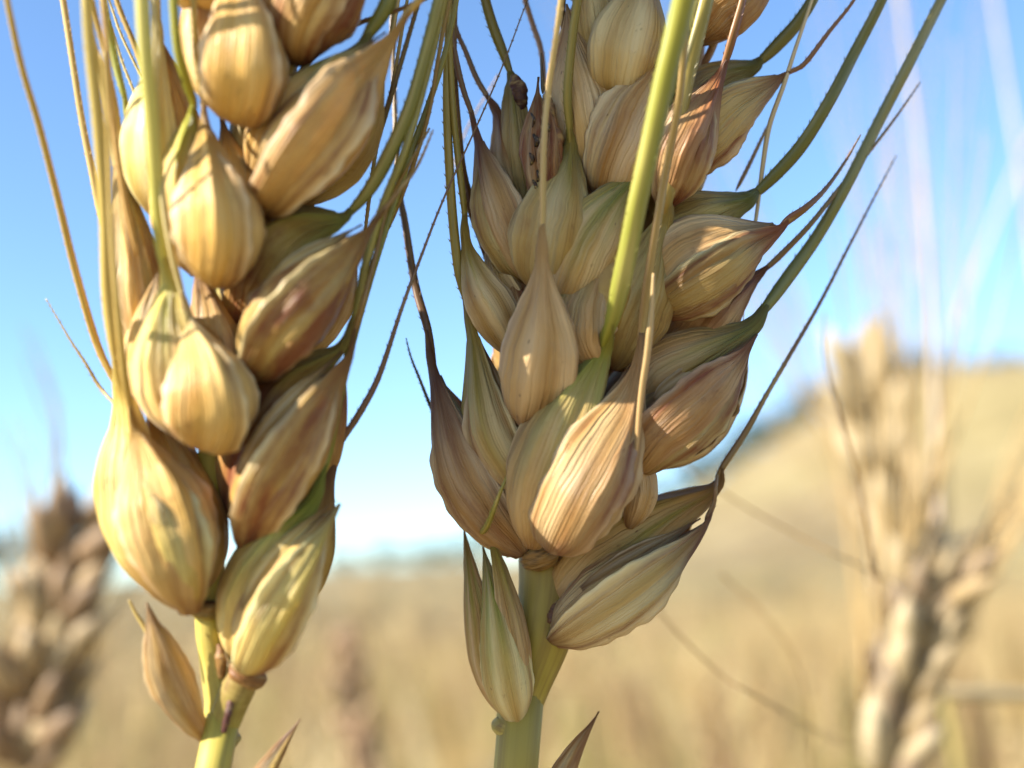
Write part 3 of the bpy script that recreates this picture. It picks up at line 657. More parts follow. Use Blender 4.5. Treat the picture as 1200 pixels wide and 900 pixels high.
# M1
c = core(Q, [(790, 290, 1), (820, 265, .5), (850, 250, 1)], 28)
shell(Q, c, 'glume', [(765, 280, 0), (800, 262, -1.2), (830, 250, -1.2), (872, 236, -.5)], 33, f=-15, k=.8, a=110, g=.6, gu=.1, gw=.7, r=.2, rt=.0, pale=.2,
      awn=[(886, 225, 0), (900, 212, 0), (937, 171, 0), (971, 117, 0), (1000, 62, 1), (1033, 0, 1), (1060, -60, 1)], ar=(12, 9, 8, 7.5, 7, 6, 6), ac=('6a6a30', '6c6c34', '66683a'))
# S10/S11 upper right outer
c = core(Q, [(800, 185, 0), (840, 145, 0), (880, 115, 0)], 34)
shell(Q, c, 'glume', [(780, 150, 1), (815, 110, .5), (845, 90, .5), (880, 80, 1)], 26, f=-10, k=.8, a=110, g=.4, r=.3, rt=0, pale=.3,
      awn=[(892, 70, 1), (912, 50, 1), (935, 24, 1), (955, -10, 1), (975, -70, 1)], ar=(11, 9, 7.5, 7, 6), ac=('6e6a30', '6a6a34'))
shell(Q, c, 'lemma', [(790, 205, 0), (820, 170, -1.2), (860, 130, -1.2), (912, 92, 0)], 42, f=40, under=60, k=.75, a=84, r=.2, rt=.6, pale=.4,
      awn=[(925, 84, 0), (942, 75, 0), (971, 37, 0), (1000, 0, 0), (1020, -40, 0)], ar=(7, 4, 2.8, 2.2, 2), ac=('8a5e40', '7a5a50'))
# S9 orange husk
c = core(Q, [(785, 235, -2), (800, 170, -2), (830, 110, -2)], 34)
shell(Q, c, 'lemma', [(778, 242, -3), (792, 190, -4.2), (812, 145, -4.2), (840, 92, -3.4)], 40, f=35, under=55, k=.8, a=84, g=.15, gu=-.6, gw=.3, r=.5, rt=.8, pale=.25,
      awn=[(850, 70, -3.6), (860, 36, -4), (870, 0, -4), (880, -50, -4)], ar=(9, 6.5, 5, 5), ac=('8a5838', '956844'))
shell(Q, c, 'lemma', [(800, 240, 1), (806, 200, 1), (810, 170, 1), (815, 130, 1)], 26, f=30, a=110, r=.2, pale=.3)
# S12 top right
c = core(Q, [(820, 50, 0), (860, 0, 0), (900, -50, 0)], 34)
shell(Q, c, 'lemma', [(812, 48, -1), (835, 15, -2), (875, -20, -2), (920, -70, -1)], 40, f=15, k=.8, a=106, r=.6, rt=.5, pale=.1)
make_awn(Q, QO, [(822, 80, 1), (832, 60, 1), (840, 40, 1), (842, 20, 1)], (5, 6, 5, 4), ('9a6a48', 'a87858'), barbs=False)
# S8
c = core(Q, [(710, 225, -1), (730, 160, -1), (760, 90, -1)], 38)
shell(Q, c, 'lemma', [(708, 234, -1.5), (722, 190, -3.2), (748, 130, -3.2), (790, 50, -2.6)], 47, f=-35, under=-50, k=.75, a=84, r=.1, rt=.1, pale=.75)
shell(Q, c, 'lemma', [(720, 238, -2), (745, 200, -3.5), (772, 150, -3.5), (800, 100, -3)], 36, f=15, k=.8, a=100, r=.3, rt=.2, pale=.4)
# S7
c = core(Q, [(718, 110, -1), (745, 50, -1), (760, -10, -1)], 34)
shell(Q, c, 'lemma', [(722, 120, -1.4), (730, 75, -3), (742, 30, -3), (755, -40, -2)], 43, f=0, k=.8, a=108, q=.95, r=.0, rt=.1, pale=.7, awn=[(765, -90, -2)], ar=(5, 4))
# S7b small one at the top centre
c = core(Q, [(695, 70, 0), (695, 20, 0), (690, -40, 0)], 24)
shell(Q, c, 'lemma', [(702, 86, -.5), (700, 40, -1.5), (694, -10, -1.5), (690, -60, -1)], 27, f=0, k=.8, a=108, r=.1, pale=.5)
# S6 striped tan
c = core(Q, [(690, 210, 0), (680, 130, 0), (668, 60, 0)], 30)
shell(Q, c, 'lemma', [(696, 225, -.4), (690, 160, -2.2), (678, 100, -2.2), (664, 5, -1.5)], 40, f=5, k=.75, a=108, r=.15, rt=.2, pale=.65)
# S5 big pale glume under the withered floret
c = core(Q, [(635, 320, -2), (652, 250, -2.4), (662, 200, -2)], 34)
shell(Q, c, 'glume', [(638, 345, -2.4), (644, 295, -4.2), (654, 245, -4.2), (668, 178, -3.4)], 46, f=-2, k=.7, a=104, r=.15, rt=.2, pale=.6, g=.2, gu=.6, gw=.2, wave=1.6,
      awn=[(667, 150, -4), (664, 110, -4.6), (669, 50, -5), (676, 0, -5.4), (684, -60, -6)], ar=(8, 6.5, 6, 6, 6), ac=('8f8040', '9a8c48', 'a8964e'))
# S1 S2 S3 S4 upper left
c = core(Q, [(612, 330, 0), (595, 260, 0), (580, 200, 0)], 28)
shell(Q, c, 'lemma', [(618, 250, .6), (608, 215, 0), (596, 180, 0), (583, 134, .5)], 25, f=10, k=.8, a=110, r=.3, rt=.6, pale=.4,
      awn=[(570, 112, .5), (558, 92, .5), (545, 60, .5), (533, 30, .5), (524, -30, .5)], ar=(6, 4.4, 3.5, 3, 2.6), ac=PU)
shell(Q, c, 'lemma', [(616, 330, 0), (604, 280, -.6), (586, 220, -.6), (565, 170, 0)], 24, f=30, k=.8, a=110, r=.6, rt=.7, pale=.3)
shell(Q, c, 'lemma', [(622, 332, -1), (600, 290, -2.4), (580, 235, -2.4), (562, 166, -1)], 33, f=-35, under=-50, k=.75, a=86, r=.25, rt=.7, pale=.65,
      awn=[(552, 132, -1), (542, 104, -1), (532, 60, -1), (524, 10, -1), (520, -40, -1)], ar=(6, 4.4, 4, 3.5, 3), ac=('7a5444', '8a6a50', '9a805c'))
c = core(Q, [(606, 410, 0), (590, 350, 0), (575, 300, 0)], 26)
shell(Q, c, 'lemma', [(612, 400, -1), (596, 350, -1.6), (584, 320, -1.8), (568, 284, -1)], 25, f=15, k=.7, a=104, r=.2, rt=.1, pale=.95)
shell(Q, c, 'lemma', [(604, 416, -1.4), (578, 365, -2.8), (560, 330, -2.8), (547, 288, -2)], 27, f=-12, k=.7, a=106, r=.2, rt=.1, pale=.95,
      awn=[(544, 250, -2), (538, 200, -2), (531, 130, -2), (527, 40, -2), (526, -60, -2)], ar=(6, 5, 4.5, 4, 4), ac=('aa9850', 'b2a25a'))
make_awn(Q, QO, [(578, 330, -.5), (566, 285, -.5), (556, 255, -.5), (542, 208, -.5), (535, 146, -.5), (530, 62, -.5), (532, -40, -.5)], (9, 9, 7, 6, 5, 5, 4), ('6a3a20', '7a5a30', '8c7a3c', '94803e', '94803e'))
shell(Q, c, 'lemma', [(628, 430, -1), (612, 380, -1.6), (600, 340, -1.6), (588, 290, -1)], 27, f=10, k=.8, a=108, r=.8, pale=.2)
# stump with withered tip, and the withered floret
c = core(Q, [(622, 260, 0), (616, 200, 0), (612, 140, 0)], 18)
shell(Q, c, 'glume', [(628, 270, 0), (616, 210, -.6), (606, 150, -.6), (600, 95, 0)], 21, f=0, k=.8, a=110, r=.3, rt=1., pale=.3,
      awn=[(597, 84, 0), (588, 60, 0), (576, 28, 0), (566, -10, 0), (560, -50, 0)], ar=(9, 8.5, 7.5, 7, 7), ac=('857a3c', '8a8040', '948a48'))
c = core(Q, [(634, 250, -2), (632, 180, -2.4), (630, 110, -2)], 16)
shell(Q, c, 'withered_floret', [(640, 262, -3.4), (633, 210, -4), (627, 160, -4), (631, 90, -3.4)], 17, f=-10, k=.6, a=88, fold=3.2, wave=3.5, r=1, rt=1, pale=.8, label='withered brown floret with black specks')
shell(Q, c, 'withered_floret', [(646, 240, -3.8), (643, 190, -4.6), (645, 150, -4.4), (640, 112, -4)], 12, f=20, k=.6, a=80, fold=3, wave=3.5, r=1, rt=1, pale=.2, label='reddish brown shrivelled flap')
for (px_, py_, w_) in ((624, 140, 3), (627, 165, 4), (622, 186, 3), (630, 205, 4.5), (633, 232, 4), (641, 150, 3.5), (647, 172, 3), (638, 120, 3), (626, 218, 2.5), (636, 186, 2.5)):
    crumpled(Q, c, 'mould_speck', [(px_, py_ + 9, -4.4), (px_ + 2, py_, -4.8), (px_ - 2, py_ - 8, -4.4)], w_ * .62, ('2a2018', '3a2a20', '2e241c'), amp=.6)
crumpled(Q, c, 'withered_floret', [(652, 215, -3.8), (648, 170, -4), (640, 110, -3.6)], 10, ('8a5a3c', '7a5038', '94785a'), label='thin brown withered floret')
crumpled(Q, c, 'withered_floret', [(610, 135, -.6), (609, 110, -.6), (602, 88, -.4)], 10, ('3a1c14', '4a2418', '5a3020'), label='dark shrivelled tip')
make_awn(Q, QO, [(636, 110, -3.2), (635, 90, -3.2), (634, 62, -3.2)], (3, 2.4, 1.2), ('4a3a34', '5a4a44'), barbs=False)
make_awn(Q, QO, [(640, 120, 3), (634, 62, 3), (624, 30, 3), (612, -10, 3), (600, -60, 3)], (4.5, 4.5, 4, 4), ('c0a0a0', 'c8aea4'))
make_awn(Q, QO, [(560, 260, 9), (522, 221, 9), (548, 150, 9), (584, 87, 9)][1:], (2.0, 1.6, 1.2), ('b89a90', 'c0a8a0'))
make_awn(Q, QO, [(665, 60, -1), (658, 20, -1), (660, -40, -1)], (4, 5, 5), ('5a4040', '6a5048'))
# thin pale stray threads and the bent spur
make_awn(Q, QO, [(871, 376, 1), (874, 330, 0), (887, 250, 0), (894, 195, 0), (902, 146, 0), (918, 100, 0), (932, 55, 0), (950, 0, 0), (962, -40, 0)], (2, 2.4, 2.8, 4, 3.4, 2.6, 2), ('c8b088', 'd8c8b0', 'b09080'), barbs=False)
make_awn(Q, QO, [(862, 224, 2), (876, 196, 2), (888, 172, 2), (900, 146, 2)], (3, 3, 2.6, 2), ('8a6a4c', '9a7c64'))
make_awn(Q, QO, [(866, 425, 0), (863, 446, 0), (862, 465, 0), (865, 480, 0), (860, 486, 0), (848, 486, 0), (836, 482, 0)], (2.5, 3, 3, 3.4, 3, 2.6, 2), ('7a5638', '8a6240'), name='broken_awn', barbs=False, n=60)
make_awn(Q, QO, [(740, 300, -3), (744, 250, -4), (748, 210, -4), (744, 200, -4)], (4, 4, 3, 2), ('c8ac78', 'd4bc90'), barbs=False)
make_awn(Q, QO, [(745, 540, -7.6), (750, 470, -7.6), (760, 400, -7.6), (765, 320, -7.6)], (3.4, 4.2, 5, 2), ('c49c74', 'd0b088'), barbs=False)
shell(Q, QO, 'bract', [(610, 1020, 0), (634, 960, -1), (672, 882, -1), (702, 834, -1)], 17, f=15, k=.6, a=105, r=.8, rt=.8, pale=.6)
# back and upper part of the right ear
for i in range(4):
    for sgn in (-1, 1):
        x0 = 720 + i * 8 + sgn * 40; y0 = -30 - i * 118 - (40 if sgn > 0 else -20)
        c = core(Q, [(x0, y0, 0), (x0 + sgn * 25, y0 - 70, 0), (x0 + sgn * 40, y0 - 130, 0)], 36)
        for zz, ff in ((-2.5, -10), (2.5, 180)):
            shell(Q, c, 'lemma', [(x0, y0 + 5, zz * .3), (x0 + sgn * 20, y0 - 50, zz), (x0 + sgn * 45, y0 - 120, zz), (x0 + sgn * 50, y0 - 190, zz * .6)], 46, f=ff, k=.8, a=112,
                  awn=[(x0 + sgn * 60, y0 - 300, zz), (x0 + sgn * 90, y0 - 700, zz * 3)], ar=(5, 2), ac=ST)
for (bx, by, tx, ty) in [(640, 640, 600, 480), (650, 640, 740, 520), (640, 520, 590, 360), (690, 520, 790, 400), (650, 400, 610, 240), (700, 400, 820, 300), (660, 280, 640, 120), (720, 290, 820, 170), (690, 170, 680, 0), (740, 170, 820, 40)]:
    c = core(Q, [(bx, by, 3), ((bx + tx) / 2, (by + ty) / 2, 4), (tx, ty, 3)], 34)
    shell(Q, c, 'lemma', [(bx, by, 2), (bx * .6 + tx * .4, by * .6 + ty * .4, 5), (tx, ty, 4.5)], 48, f=175, k=.7, a=112, r=.3)

# ================================================================== ground
def terrain(x, y):
    t = np.clip(x / 34.0, 0, 1); t = t * t * (3 - 2 * t)              # the slope climbs to the right
    ss = np.clip((y - 2) / 88.0, 0, 1); ss = ss * ss * (3 - 2 * ss)
    return (3.2 + 13.0 * t) * ss * np.exp(-(np.maximum(0, y - 92) / 45) ** 2)

gx = np.concatenate([-np.geomspace(900, 2, 46), np.linspace(-1.5, 1.5, 7), np.geomspace(2, 900, 46)])
gy = np.concatenate([-np.geomspace(400, 2, 16), np.linspace(-1.5, 2, 8), np.geomspace(2.5, 1500, 80)])
GX, GY = np.meshgrid(gx, gy)
gm, nt = new_mat('field_soil'); q = NT(nt)
out = q.n('ShaderNodeOutputMaterial'); tc = q.n('ShaderNodeTexCoord').outputs['Object']
n1 = q.noise(tc, 0.25, 5); n2 = q.noise(tc, 9.0, 4)
c = q.mix(q.ramp(n1, .35, .7), hexc('84734e'), hexc('958560')); c = q.mix(q.ramp(n2, .4, .7, 0, .6), c, hexc('665234'))
pb = q.n('ShaderNodeBsdfPrincipled'); q.l(c, pb.inputs['Base Color']); pb.inputs['Roughness'].default_value = .9; q.l(pb.outputs[0], out.inputs[0])
GV = np.stack([GX.ravel(), GY.ravel(), terrain(GX, GY).ravel()], 1)
make('ground', GV, grid_faces(len(gy), len(gx)), gm, origin=(0, 0, 0), kind='structure')

# ================================================================== wheat behind, out of focus
def lens(c, ax, w, l, nseg=6):
    """a small pointed husk: centre base c, axis ax"""
    ax = ax / np.linalg.norm(ax); a = np.cross(ax, [0.3, 0.9, 0.1]); a /= np.linalg.norm(a); b = np.cross(ax, a)
    V = [c]; F = []
    th = np.linspace(0, 2 * math.pi, nseg, endpoint=False)
    for h, rr in ((.3, 1.0), (.68, .7)):
        for t in th: V.append(c + ax * l * h + w * rr * (a * math.cos(t) + b * math.sin(t)))
    V.append(c + ax * l)
    for i in range(nseg):
        j = (i + 1) % nseg
        F += [(0, 1 + j, 1 + i), (1 + i, 1 + j, 1 + nseg + j, 1 + nseg + i), (1 + nseg + i, 1 + nseg + j, 1 + 2 * nseg)]
    return np.array(V), F

def line_tube(P, r0, r1, ns=3):
    P = np.asarray(P, float); n = len(P); T = np.gradient(P, axis=0); T /= np.linalg.norm(T, axis=1)[:, None] + 1e-12
    ref = np.array([.31, .91, .22]); A = np.cross(T, ref); A /= np.linalg.norm(A, axis=1)[:, None]; B = np.cross(T, A)
    rad = np.linspace(r0, r1, n); th = np.linspace(0, 2 * math.pi, ns, endpoint=False)
    V = P[:, None] + rad[:, None, None] * (np.cos(th)[None, :, None] * A[:, None] + np.sin(th)[None, :, None] * B[:, None])
    return V.reshape(-1, 3), grid_faces(n, ns, True)

class Acc:
    def __init__(s): s.V, s.F, s.C, s.n = [], [], [], 0
    def add(s, VF, col):
        V, F = VF; s.V.append(V); s.F += [tuple(i + s.n for i in f) for f in F]; s.n += len(V)
        c = np.array(hexc(col)) if isinstance(col, str) else np.array(col); s.C.append(np.tile(c, (len(V), 1)))
    def mesh(s, name, mat=None):
        me = bpy.data.meshes.new(name); V = np.vstack(s.V); me.from_pydata(V.tolist(), [], s.F)
        a = me.color_attributes.new('Pig', 'FLOAT_COLOR', 'POINT'); c = np.ones((len(V), 4)); c[:, :3] = np.vstack(s.C); a.data.foreach_set('color', c.ravel())
        idx = np.empty(len(me.loops), int); me.loops.foreach_get('vertex_index', idx)
        uv = np.stack([V[:, 0] * 100, V[:, 2] * 12], 1); me.uv_layers.new(name='UVMap').data.foreach_set('uv', uv[idx].ravel())
        me.materials.append(mat or FIELD); me.polygons.foreach_set('use_smooth', [True] * len(me.polygons)); return me

HUES = ['7d5c3c', '9a9a52', 'e6d6aa', '8c6848', 'c9ab72', 'b8966a', 'd6c092', 'a98460', 'c0a060', 'bfa87c']
def plant_geo(acc, rs, h=0.85, base=np.zeros(3), lod=0, hue=None, lean=None):
    lean = lean if lean is not None else rs.randn(2) * .05
    hue = hue or HUES[rs.randint(len(HUES))]
    top = base + np.array([lean[0], lean[1], h - .085])
    hc = np.array(hexc(hue))
    P = [base, base + np.array([lean[0] * .3, lean[1] * .3, h * .45]), top]
    acc.add(line_tube(catmull(P, 4 if lod else 6), .0016, .0012, 3), 'b9a264' if rs.rand() < .7 else 'a0a050')
    bend = rs.randn(2) * .25
    ax = np.array([lean[0] * 2 + bend[0] * .4, lean[1] * 2 + bend[1] * .4, 1.0]); ax /= np.linalg.norm(ax)
    phi = rs.rand() * 6.28; side = np.array([math.cos(phi), math.sin(phi), 0])
    ns = 18 if lod == 0 else 8
    Lr = .085
    for i in range(ns):
        sg = 1 if i % 2 else -1; t = i / ns
        c = top + ax * Lr * t + side * sg * .0012
        d = ax + side * sg * .55 + rs.randn(3) * .12
        w = (.0036 if lod == 0 else .0046) * (1 - .35 * t)
        acc.add(lens(c, d, w, .015 if lod == 0 else .02, 5 if lod == 0 else 4), hc * (0.8 + .4 * rs.rand()))
        if lod == 0 or i % 2 == 0:
            p1 = c + d * .012; e = ax + side * sg * .25 + rs.randn(3) * .12
            acc.add(line_tube([p1, p1 + e * .035, p1 + e * .07 + rs.randn(3) * .004], .0006, .0002, 3), 'd2b884')
    if lod == 0:
        for _ in range(2):
            zz = h * (.3 + .4 * rs.rand()); a = rs.rand() * 6.28; o = np.array([math.cos(a), math.sin(a), 0])
            b0 = base + np.array([lean[0] * .5, lean[1] * .5, zz])
            P = catmull([b0, b0 + o * .05 + np.array([0, 0, .07]), b0 + o * .13 + np.array([0, 0, .03]), b0 + o * .17 - np.array([0, 0, .06])], 8)
            acc.add(line_tube(P, .004, .001, 3), 'c2a466')

# a better-built ear for the nearest blurred plants
def husk_template(name, w, l, col):
    acc = Acc()
    acc.add(lens(np.zeros(3), np.array([0, 0, 1.0]), w, l, 10), col); return acc.mesh(name)

def near_plant(label, axis, D0, size, cols, seed, al=1.0):
    """axis: pixel points of the ear from bottom to top at depth D0"""
    rs = np.random.RandomState(seed)
    P = catmull([(x, y, 0) for x, y in axis], 22); S = to_world(np.array([local(a, b, D0) for a, b, _ in P]))
    T = np.gradient(S, axis=0); T /= np.linalg.norm(T, axis=1)[:, None]
    root = empty('wheat_plant', (S[0][0], S[0][1], 0), label=label, category='wheat plant', group='out of focus wheat plants just behind the two ears')
    o0 = ORIG[root.name]
    g = Acc(); g.add(line_tube(catmull([o0, (o0 + S[0]) / 2 + np.array([.01, 0, .1]), S[0], S[3]], 16) - o0, .0014, .0012, 8), 'b0a05c')
    o = bpy.data.objects.new('stem', g.mesh('stem')); COL.objects.link(o); o.parent = root
    right = np.array(Rv); fwd = np.array(Fv)
    NK = 17
    for i in range(NK):
        j = int(i / NK * 21); t = i / NK
        sg = 1 if i % 2 else -1
        sideway = np.cross(T[j], fwd); sideway /= np.linalg.norm(sideway)
        a = Acc()
        base = S[j]
        for kx in range(3):
            d = T[j] + sideway * sg * (.34 - .22 * (kx == 1)) + fwd * (kx - 1.3) * .40 + rs.randn(3) * .17
            c = np.array(hexc(cols[rs.randint(len(cols))])) * (.85 + .3 * rs.rand())
            a.add(lens(sideway * sg * .0012, d, .0026 * size * (1 - .25 * t) * rs.uniform(.8, 1.2), .0145 * size * (1 - .2 * t) * rs.uniform(.8, 1.15), 14), c)
        sp = bpy.data.objects.new('spikelet', a.mesh('spikelet')); COL.objects.link(sp); sp.parent = root; sp.location = Vector(base - o0)
        b = Acc()
        for kx in range(2):
            e = T[j] + sideway * sg * (.15 + .2 * rs.rand()) + fwd * (kx - .5) * .35 + rs.randn(3) * .06
            p1 = (T[j] + sideway * sg * .45) * .012 * size
            b.add(line_tube([p1, p1 + e * .03 * al, p1 + e * .065 * al + sideway * sg * .004], .00028, .00010, 5), 'd0b27c')
        aw = bpy.data.objects.new('awn', b.mesh('awn')); COL.objects.link(aw); aw.parent = sp
    return root

near_plant('brownish out of focus wheat ear cut by the lower left edge', [(22, 915), (52, 790), (72, 690), (98, 600)], .18, 1.05, ['b09270', '9c8062', 'c0a47c', 'cdb48c'], 3, .3)
near_plant('pale out of focus wheat ear at the lower right, crossed by a straw', [(1036, 930), (1052, 830), (1080, 740), (1112, 655)], .168, .95, ['bca884', 'c8b692', 'a8926c', '9c8870'], 5, 1.0)
near_plant('tall soft pale wheat ear whose top stands against the sky on the right', [(1100, 760), (1065, 640), (1035, 540), (1000, 425)], .30, 2.0, ['c4b08a', 'b09c76', 'ccba96'], 8, 1.9)
near_plant('small brown blurred ear between the two ears in focus', [(436, 935), (420, 860), (412, 800), (402, 745)], .42, 1.1, ['b8987a', 'a88a6c', 'c0a684'], 11, .4)

def loose_straw(label, pts, D0, r0, r1, col, name='straw', **kw):
    S = to_world(np.array([local(a, b, D0 + (c / 1000.)) for a, b, c in catmull(pts, 24)]))
    V, F = line_tube(S, r0, r1, 8)
    C = np.tile(hexc(col), (len(V), 1))
    return make(name, V, F, FIELD, None, S[0], np.stack([np.zeros(len(V)), np.repeat(np.linspace(0, 1, 24), 8)], 1), C, label=label, category='straw', **kw)
loose_straw('pale straw lying across the blurred ear at the lower right edge', [(1060, 808, 0), (1120, 812, 0), (1200, 815, 5), (1300, 822, 10)], .18, .0012, .0011, 'd8c49a')
loose_straw('thin brown bristle curving up right of the middle, sharp against the blurred field', [(1028, 680, 8), (1020, 640, 6), (1005, 560, 4), (985, 490, 2), (967, 420, 0), (966, 366, 0)], .105, .00020, .00008, '8a6a44', name='bristle')
loose_straw('hair thin bristle slanting through the field below the right ear', [(766, 710, 0), (800, 748, 0), (850, 795, 0), (885, 815, 0), (960, 858, 20), (1030, 890, 50)], .105, .00011, .00009, '85683e', name='bristle')
loose_straw('faint upper bristle slanting down across the blurred field', [(790, 536, 0), (860, 585, 0), (930, 625, 0), (1005, 662, 0), (1060, 690, 30)], .115, .00012, .0001, '9a7c4c', name='bristle')
loose_straw('faint middle bristle slanting through the field on the right', [(845, 672, 0), (890, 715, 0), (930, 770, 0), (946, 830, 5), (952, 960, 10)], .12, .00012, .0001, '9a7c4c', name='bristle')
loose_straw('whitish blurred awn standing upright against the sky on the right', [(1100, 620, 0), (1096, 480, 0), (1090, 340, 0), (1078, 180, 0), (1062, 60, 0), (1050, -40, 0)], .20, .0007, .0004, 'e0ccb8')
loose_straw('faint whitish awn in the upper right corner of the sky', [(1215, 330, 0), (1200, 220, 0), (1180, 100, 0), (1160, -30, 0)], .26, .0007, .0005, 'e6d4c4')
loose_straw('faint pinkish awn slanting up to the right beside the sky corner', [(1120, 380, 0), (1150, 300, 0), (1190, 200, 0), (1230, 120, 0)], .26, .0006, .0004, 'dcc8c0')

# individual plants, blurred, within a few steps
variants = []
for i in range(14):
    a = Acc(); plant_geo(a, np.random.RandomState(50 + i), .80, hue=HUES[i % len(HUES)]); variants.append(a.mesh('wheat_plant'))
def top_ok(x, y, top):
    """keep near plants below the skyline of the photograph"""
    p = np.array([x, y, top]) - CAM; l = ROT.T @ p
    if l[2] > -.25: return None
    px = 600 + FPX * l[0] / -l[2]; py = 450 - FPX * l[1] / -l[2]; return px, py
n = 0
rs = np.random.RandomState(4)
while n < 296:
    y = 0.42 + 2.0 * rs.rand() ** .8; x = (rs.rand() - .5) * (y * 1.05 + .2)
    if rs.rand() < .22: x = y * rs.uniform(.27, .52)
    pp = top_ok(x, y, .86)
    if pp is None: continue
    sky = np.interp(pp[0], [0, 480, 880, 1000, 1200], [720, 700, 600, 520, 440])
    # how tall may this one be
    want = sky + (-35 if pp[0] > 930 else 8) + rs.rand() * 170
    z = .92
    for _ in range(30):
        pr = top_ok(x, y, z + .05)
        if pr[1] >= want: break
        z -= .01
    if z < .55 or top_ok(x, y, z + .05)[1] < sky - (40 if pp[0] > 930 else 5): continue
    o = bpy.data.objects.new('wheat_plant', variants[rs.randint(14)]); COL.objects.link(o)
    o.location = (x, y, float(terrain(np.array(x), np.array(y)))); o.scale = (1, 1, z / .80); o.rotation_euler = (0, 0, rs.rand() * 6.28)
    tag(o, label='out of focus dry wheat plant standing in the field behind the two ears', category='wheat plant', group='blurred wheat plants of the field')
    n += 1
# the rest of the field: a mass
acc = Acc(); rs = np.random.RandomState(9)
protoA = []
for i in range(5):
    a = Acc(); plant_geo(a, np.random.RandomState(90 + i), .80, lod=1); protoA.append((np.vstack(a.V), np.array([f if len(f) == 4 else (*f, f[-1]) for f in a.F]), np.vstack(a.C)))
VV, FF, CC = [], [], []; off = 0
def put(k, x, y, z, s, ang, sw=1.0):
    global off
    V, F, C = protoA[k]
    ca, sa = math.cos(ang), math.sin(ang)
    W = np.stack([(V[:, 0] * ca - V[:, 1] * sa) * sw + x, (V[:, 0] * sa + V[:, 1] * ca) * sw + y, V[:, 2] * s + z], 1)
    VV.append(W); FF.append(F + off); CC.append(C * (.85 + .3 * rs.rand())); off += len(V)
for i in range(2600):
    y = 2.3 + 5.0 * rs.rand() ** .8; x = (rs.rand() - .5) * (y * 1.1)
    put(rs.randint(5), x, y, float(terrain(np.array(x), np.array(y))), .92 + .22 * rs.rand(), rs.rand() * 6.28)
for i in range(1500):
    y = 7 * (90 / 7) ** rs.rand(); x = (rs.rand() - .5) * (y * 1.15); w = 1 + y / 9
    put(rs.randint(5), x, y, float(terrain(np.array(x), np.array(y))), .95 + .25 * rs.rand(), rs.rand() * 6.28, w)
VV = np.vstack(VV); FF = np.vstack(FF); CC = np.vstack(CC)
me = bpy.data.meshes.new('wheat_field')
me.from_pydata(VV.tolist(), [], [tuple(f) if f[2] != f[3] else tuple(f[:3]) for f in FF.tolist()])
a = me.color_attributes.new('Pig', 'FLOAT_COLOR', 'POINT'); c4 = np.ones((len(VV), 4)); c4[:, :3] = CC; a.data.foreach_set('color', c4.ravel())
me.uv_layers.new(name='UVMap'); me.materials.append(FIELD)
o = bpy.data.objects.new('wheat_field', me); COL.objects.link(o); tag(o, kind='stuff', label='dense dry wheat crop running back to the hill', category='wheat')
# closed canopy farther off: crop surface standing on the ground
cx = np.linspace(-1, 1, 160); cy = np.geomspace(5.5, 130, 120)
CX, CY = np.meshgrid(cx, cy); CX = CX * (CY * .75 + 1)
CZ = terrain(CX, CY) + .62 + .28 * nr.rand(*CX.shape) ** 2 + .05 * np.sin(CX * 1.3 + CY * .4)
CZ[0] = 0
cm, nt = new_mat('crop_canopy'); q = NT(nt); out = q.n('ShaderNodeOutputMaterial'); tc = q.n('ShaderNodeTexCoord').outputs['Object']
n1 = q.noise(tc, .22, 4); n2 = q.noise(tc, 2.5, 4); n3 = q.noise(tc, .06, 3)
c = q.mix(q.ramp(n1, .40, .60), hexc('76643f'), hexc('93815a')); c = q.mix(q.ramp(n2, .42, .62, 0, .7), c, hexc('5e4c30')); c = q.mix(q.ramp(n3, .42, .60, 0, .35), c, hexc('857a48'))
pb = q.n('ShaderNodeBsdfPrincipled'); q.l(c, pb.inputs['Base Color']); pb.inputs['Roughness'].default_value = .85; q.l(pb.outputs[0], out.inputs[0])
make('crop_canopy', np.stack([CX.ravel(), CY.ravel(), CZ.ravel()], 1), grid_faces(len(cy), len(cx)), cm, origin=(0, 0, 0), kind='stuff')

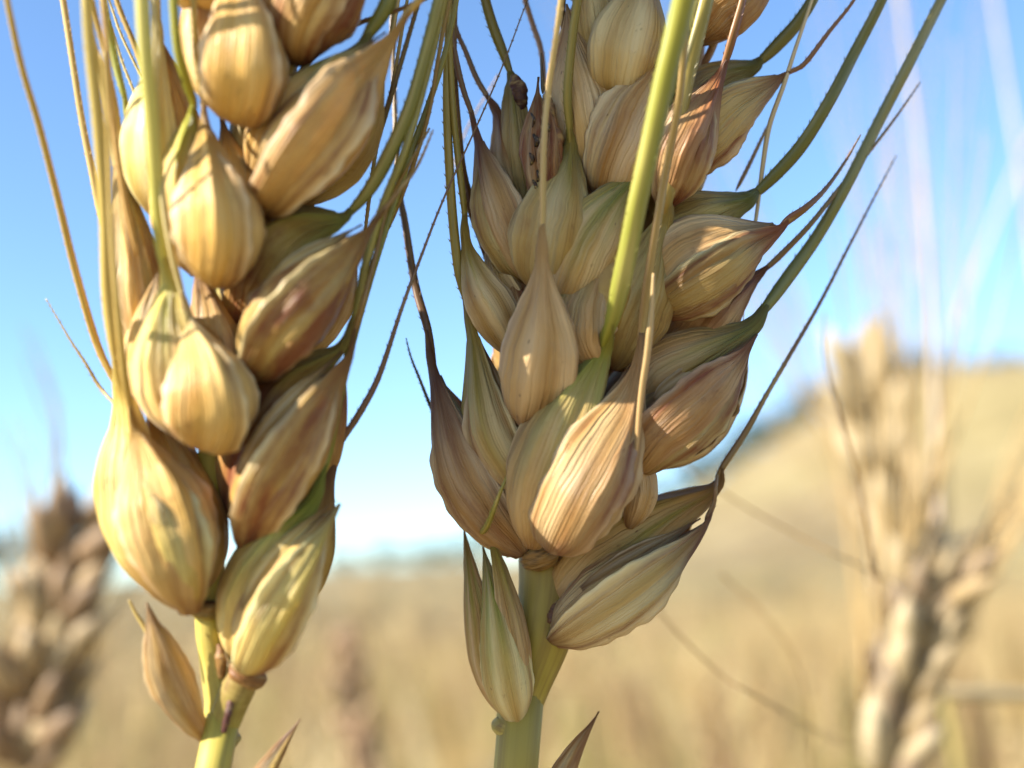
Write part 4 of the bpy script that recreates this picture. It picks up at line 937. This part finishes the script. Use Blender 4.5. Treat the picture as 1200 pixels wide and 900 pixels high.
# ================================================================== trees on the ridge
tm = attr_material('leaf_surface', .6, .2, (3, 3), .2, '2c3a20')
def tree_mesh(seed):
    rs = np.random.RandomState(seed); V, F, C = [], [], []
    clumps = [(rs.randn(3) * np.array([1.5, 1.5, 1.0]) + np.array([0, 0, 4.6]), .8 + rs.rand() * .9) for _ in range(16)]
    for c, r in clumps:
        for _ in range(110):
            d = rs.randn(3); d /= np.linalg.norm(d); p = c + d * r * rs.rand() ** .4
            a = rs.randn(3); a /= np.linalg.norm(a); b = np.cross(a, d); s = .16 + .14 * rs.rand(); k = len(V)
            V += [p - a * s, p + b * s * .6, p + a * s, p - b * s * .6]; F.append((k, k + 1, k + 2, k + 3))
            col = np.array(hexc('5c6a54')) * (.7 + .6 * rs.rand()); C += [col] * 4
    return np.array(V), F, np.array(C)
def tree_objs(x, y, s, seed, label):
    z = float(terrain(np.array(x), np.array(y)))
    r = empty('tree', (x, y, z), label=label, category='tree', group='trees along the ridge')
    V, F, C = tree_mesh(seed); uv = V[:, :2] * .3
    make('crown', V * s + np.array([x, y, z]), F, tm, r, (x, y, z + 4 * s), uv, C, smooth=False)
    V2, F2 = line_tube(catmull([(x, y, z - .2), (x + .1 * s, y, z + 1.5 * s), (x, y, z + 4 * s)], 8), .28 * s, .10 * s, 8)
    make('trunk', V2, F2, tm, r, (x, y, z), np.zeros((len(V2), 2)), np.tile(hexc('5a4a38'), (len(V2), 1)))
def at_px(px, y):            # world x whose image column is px at distance y
    return (px - 600) / FPX * y * 1.0
tl = [(860, 96, 0.40, 'low grey green tree directly right of the lowest husks'), (898, 92, 0.36, 'middle tree of the row right of the lowest husk'), (932, 91, 0.34, 'low tree toward the right end of the short row'), (-30, 95, 1.04, 'low tree at the far left end of the ridge line'), (40, 95, 0.88, 'tree seen beside the blurred left ear'), (395, 93, 0.40, 'small bush-like tree left of the gap between the ears'),
      (440, 96, 0.50, 'small tree in the gap between the two ears, left one'), (482, 96, 0.48, 'rounded dark tree in the gap between the two ears'), (515, 94, 0.48, 'dark tree touching the right ear in the gap'),
      (560, 90, 0.48, 'tree hidden behind the foot of the right ear'), (845, 95, 0.34, 'tree just right of the right ear husks'), (880, 95, 0.44, 'dark tree on the slope right of the lowest husk'),
      (915, 95, 0.40, 'dark tree on the slope under the long brown awn'), (950, 95, 0.32, 'smaller tree on the slope left of the pale tall ear'), (1150, 92, 0.32, 'tree at the right edge of the ridge'), (1200, 93, 0.36, 'tree cut by the right edge')]
rb = np.random.RandomState(3)
for i in range(22):
    px = 690 + i * 24 + rb.randint(-8, 8)
    tree_objs(at_px(px, 89), 89 + rb.rand() * 4, .34 + .26 * rb.rand(), 60 + i % 5, 'small grey green bush in the blurred row along the top of the slope')
for i, (px, y, s_, lb) in enumerate(tl):
    tree_objs(at_px(px, y), y, s_, 20 + i, lb)
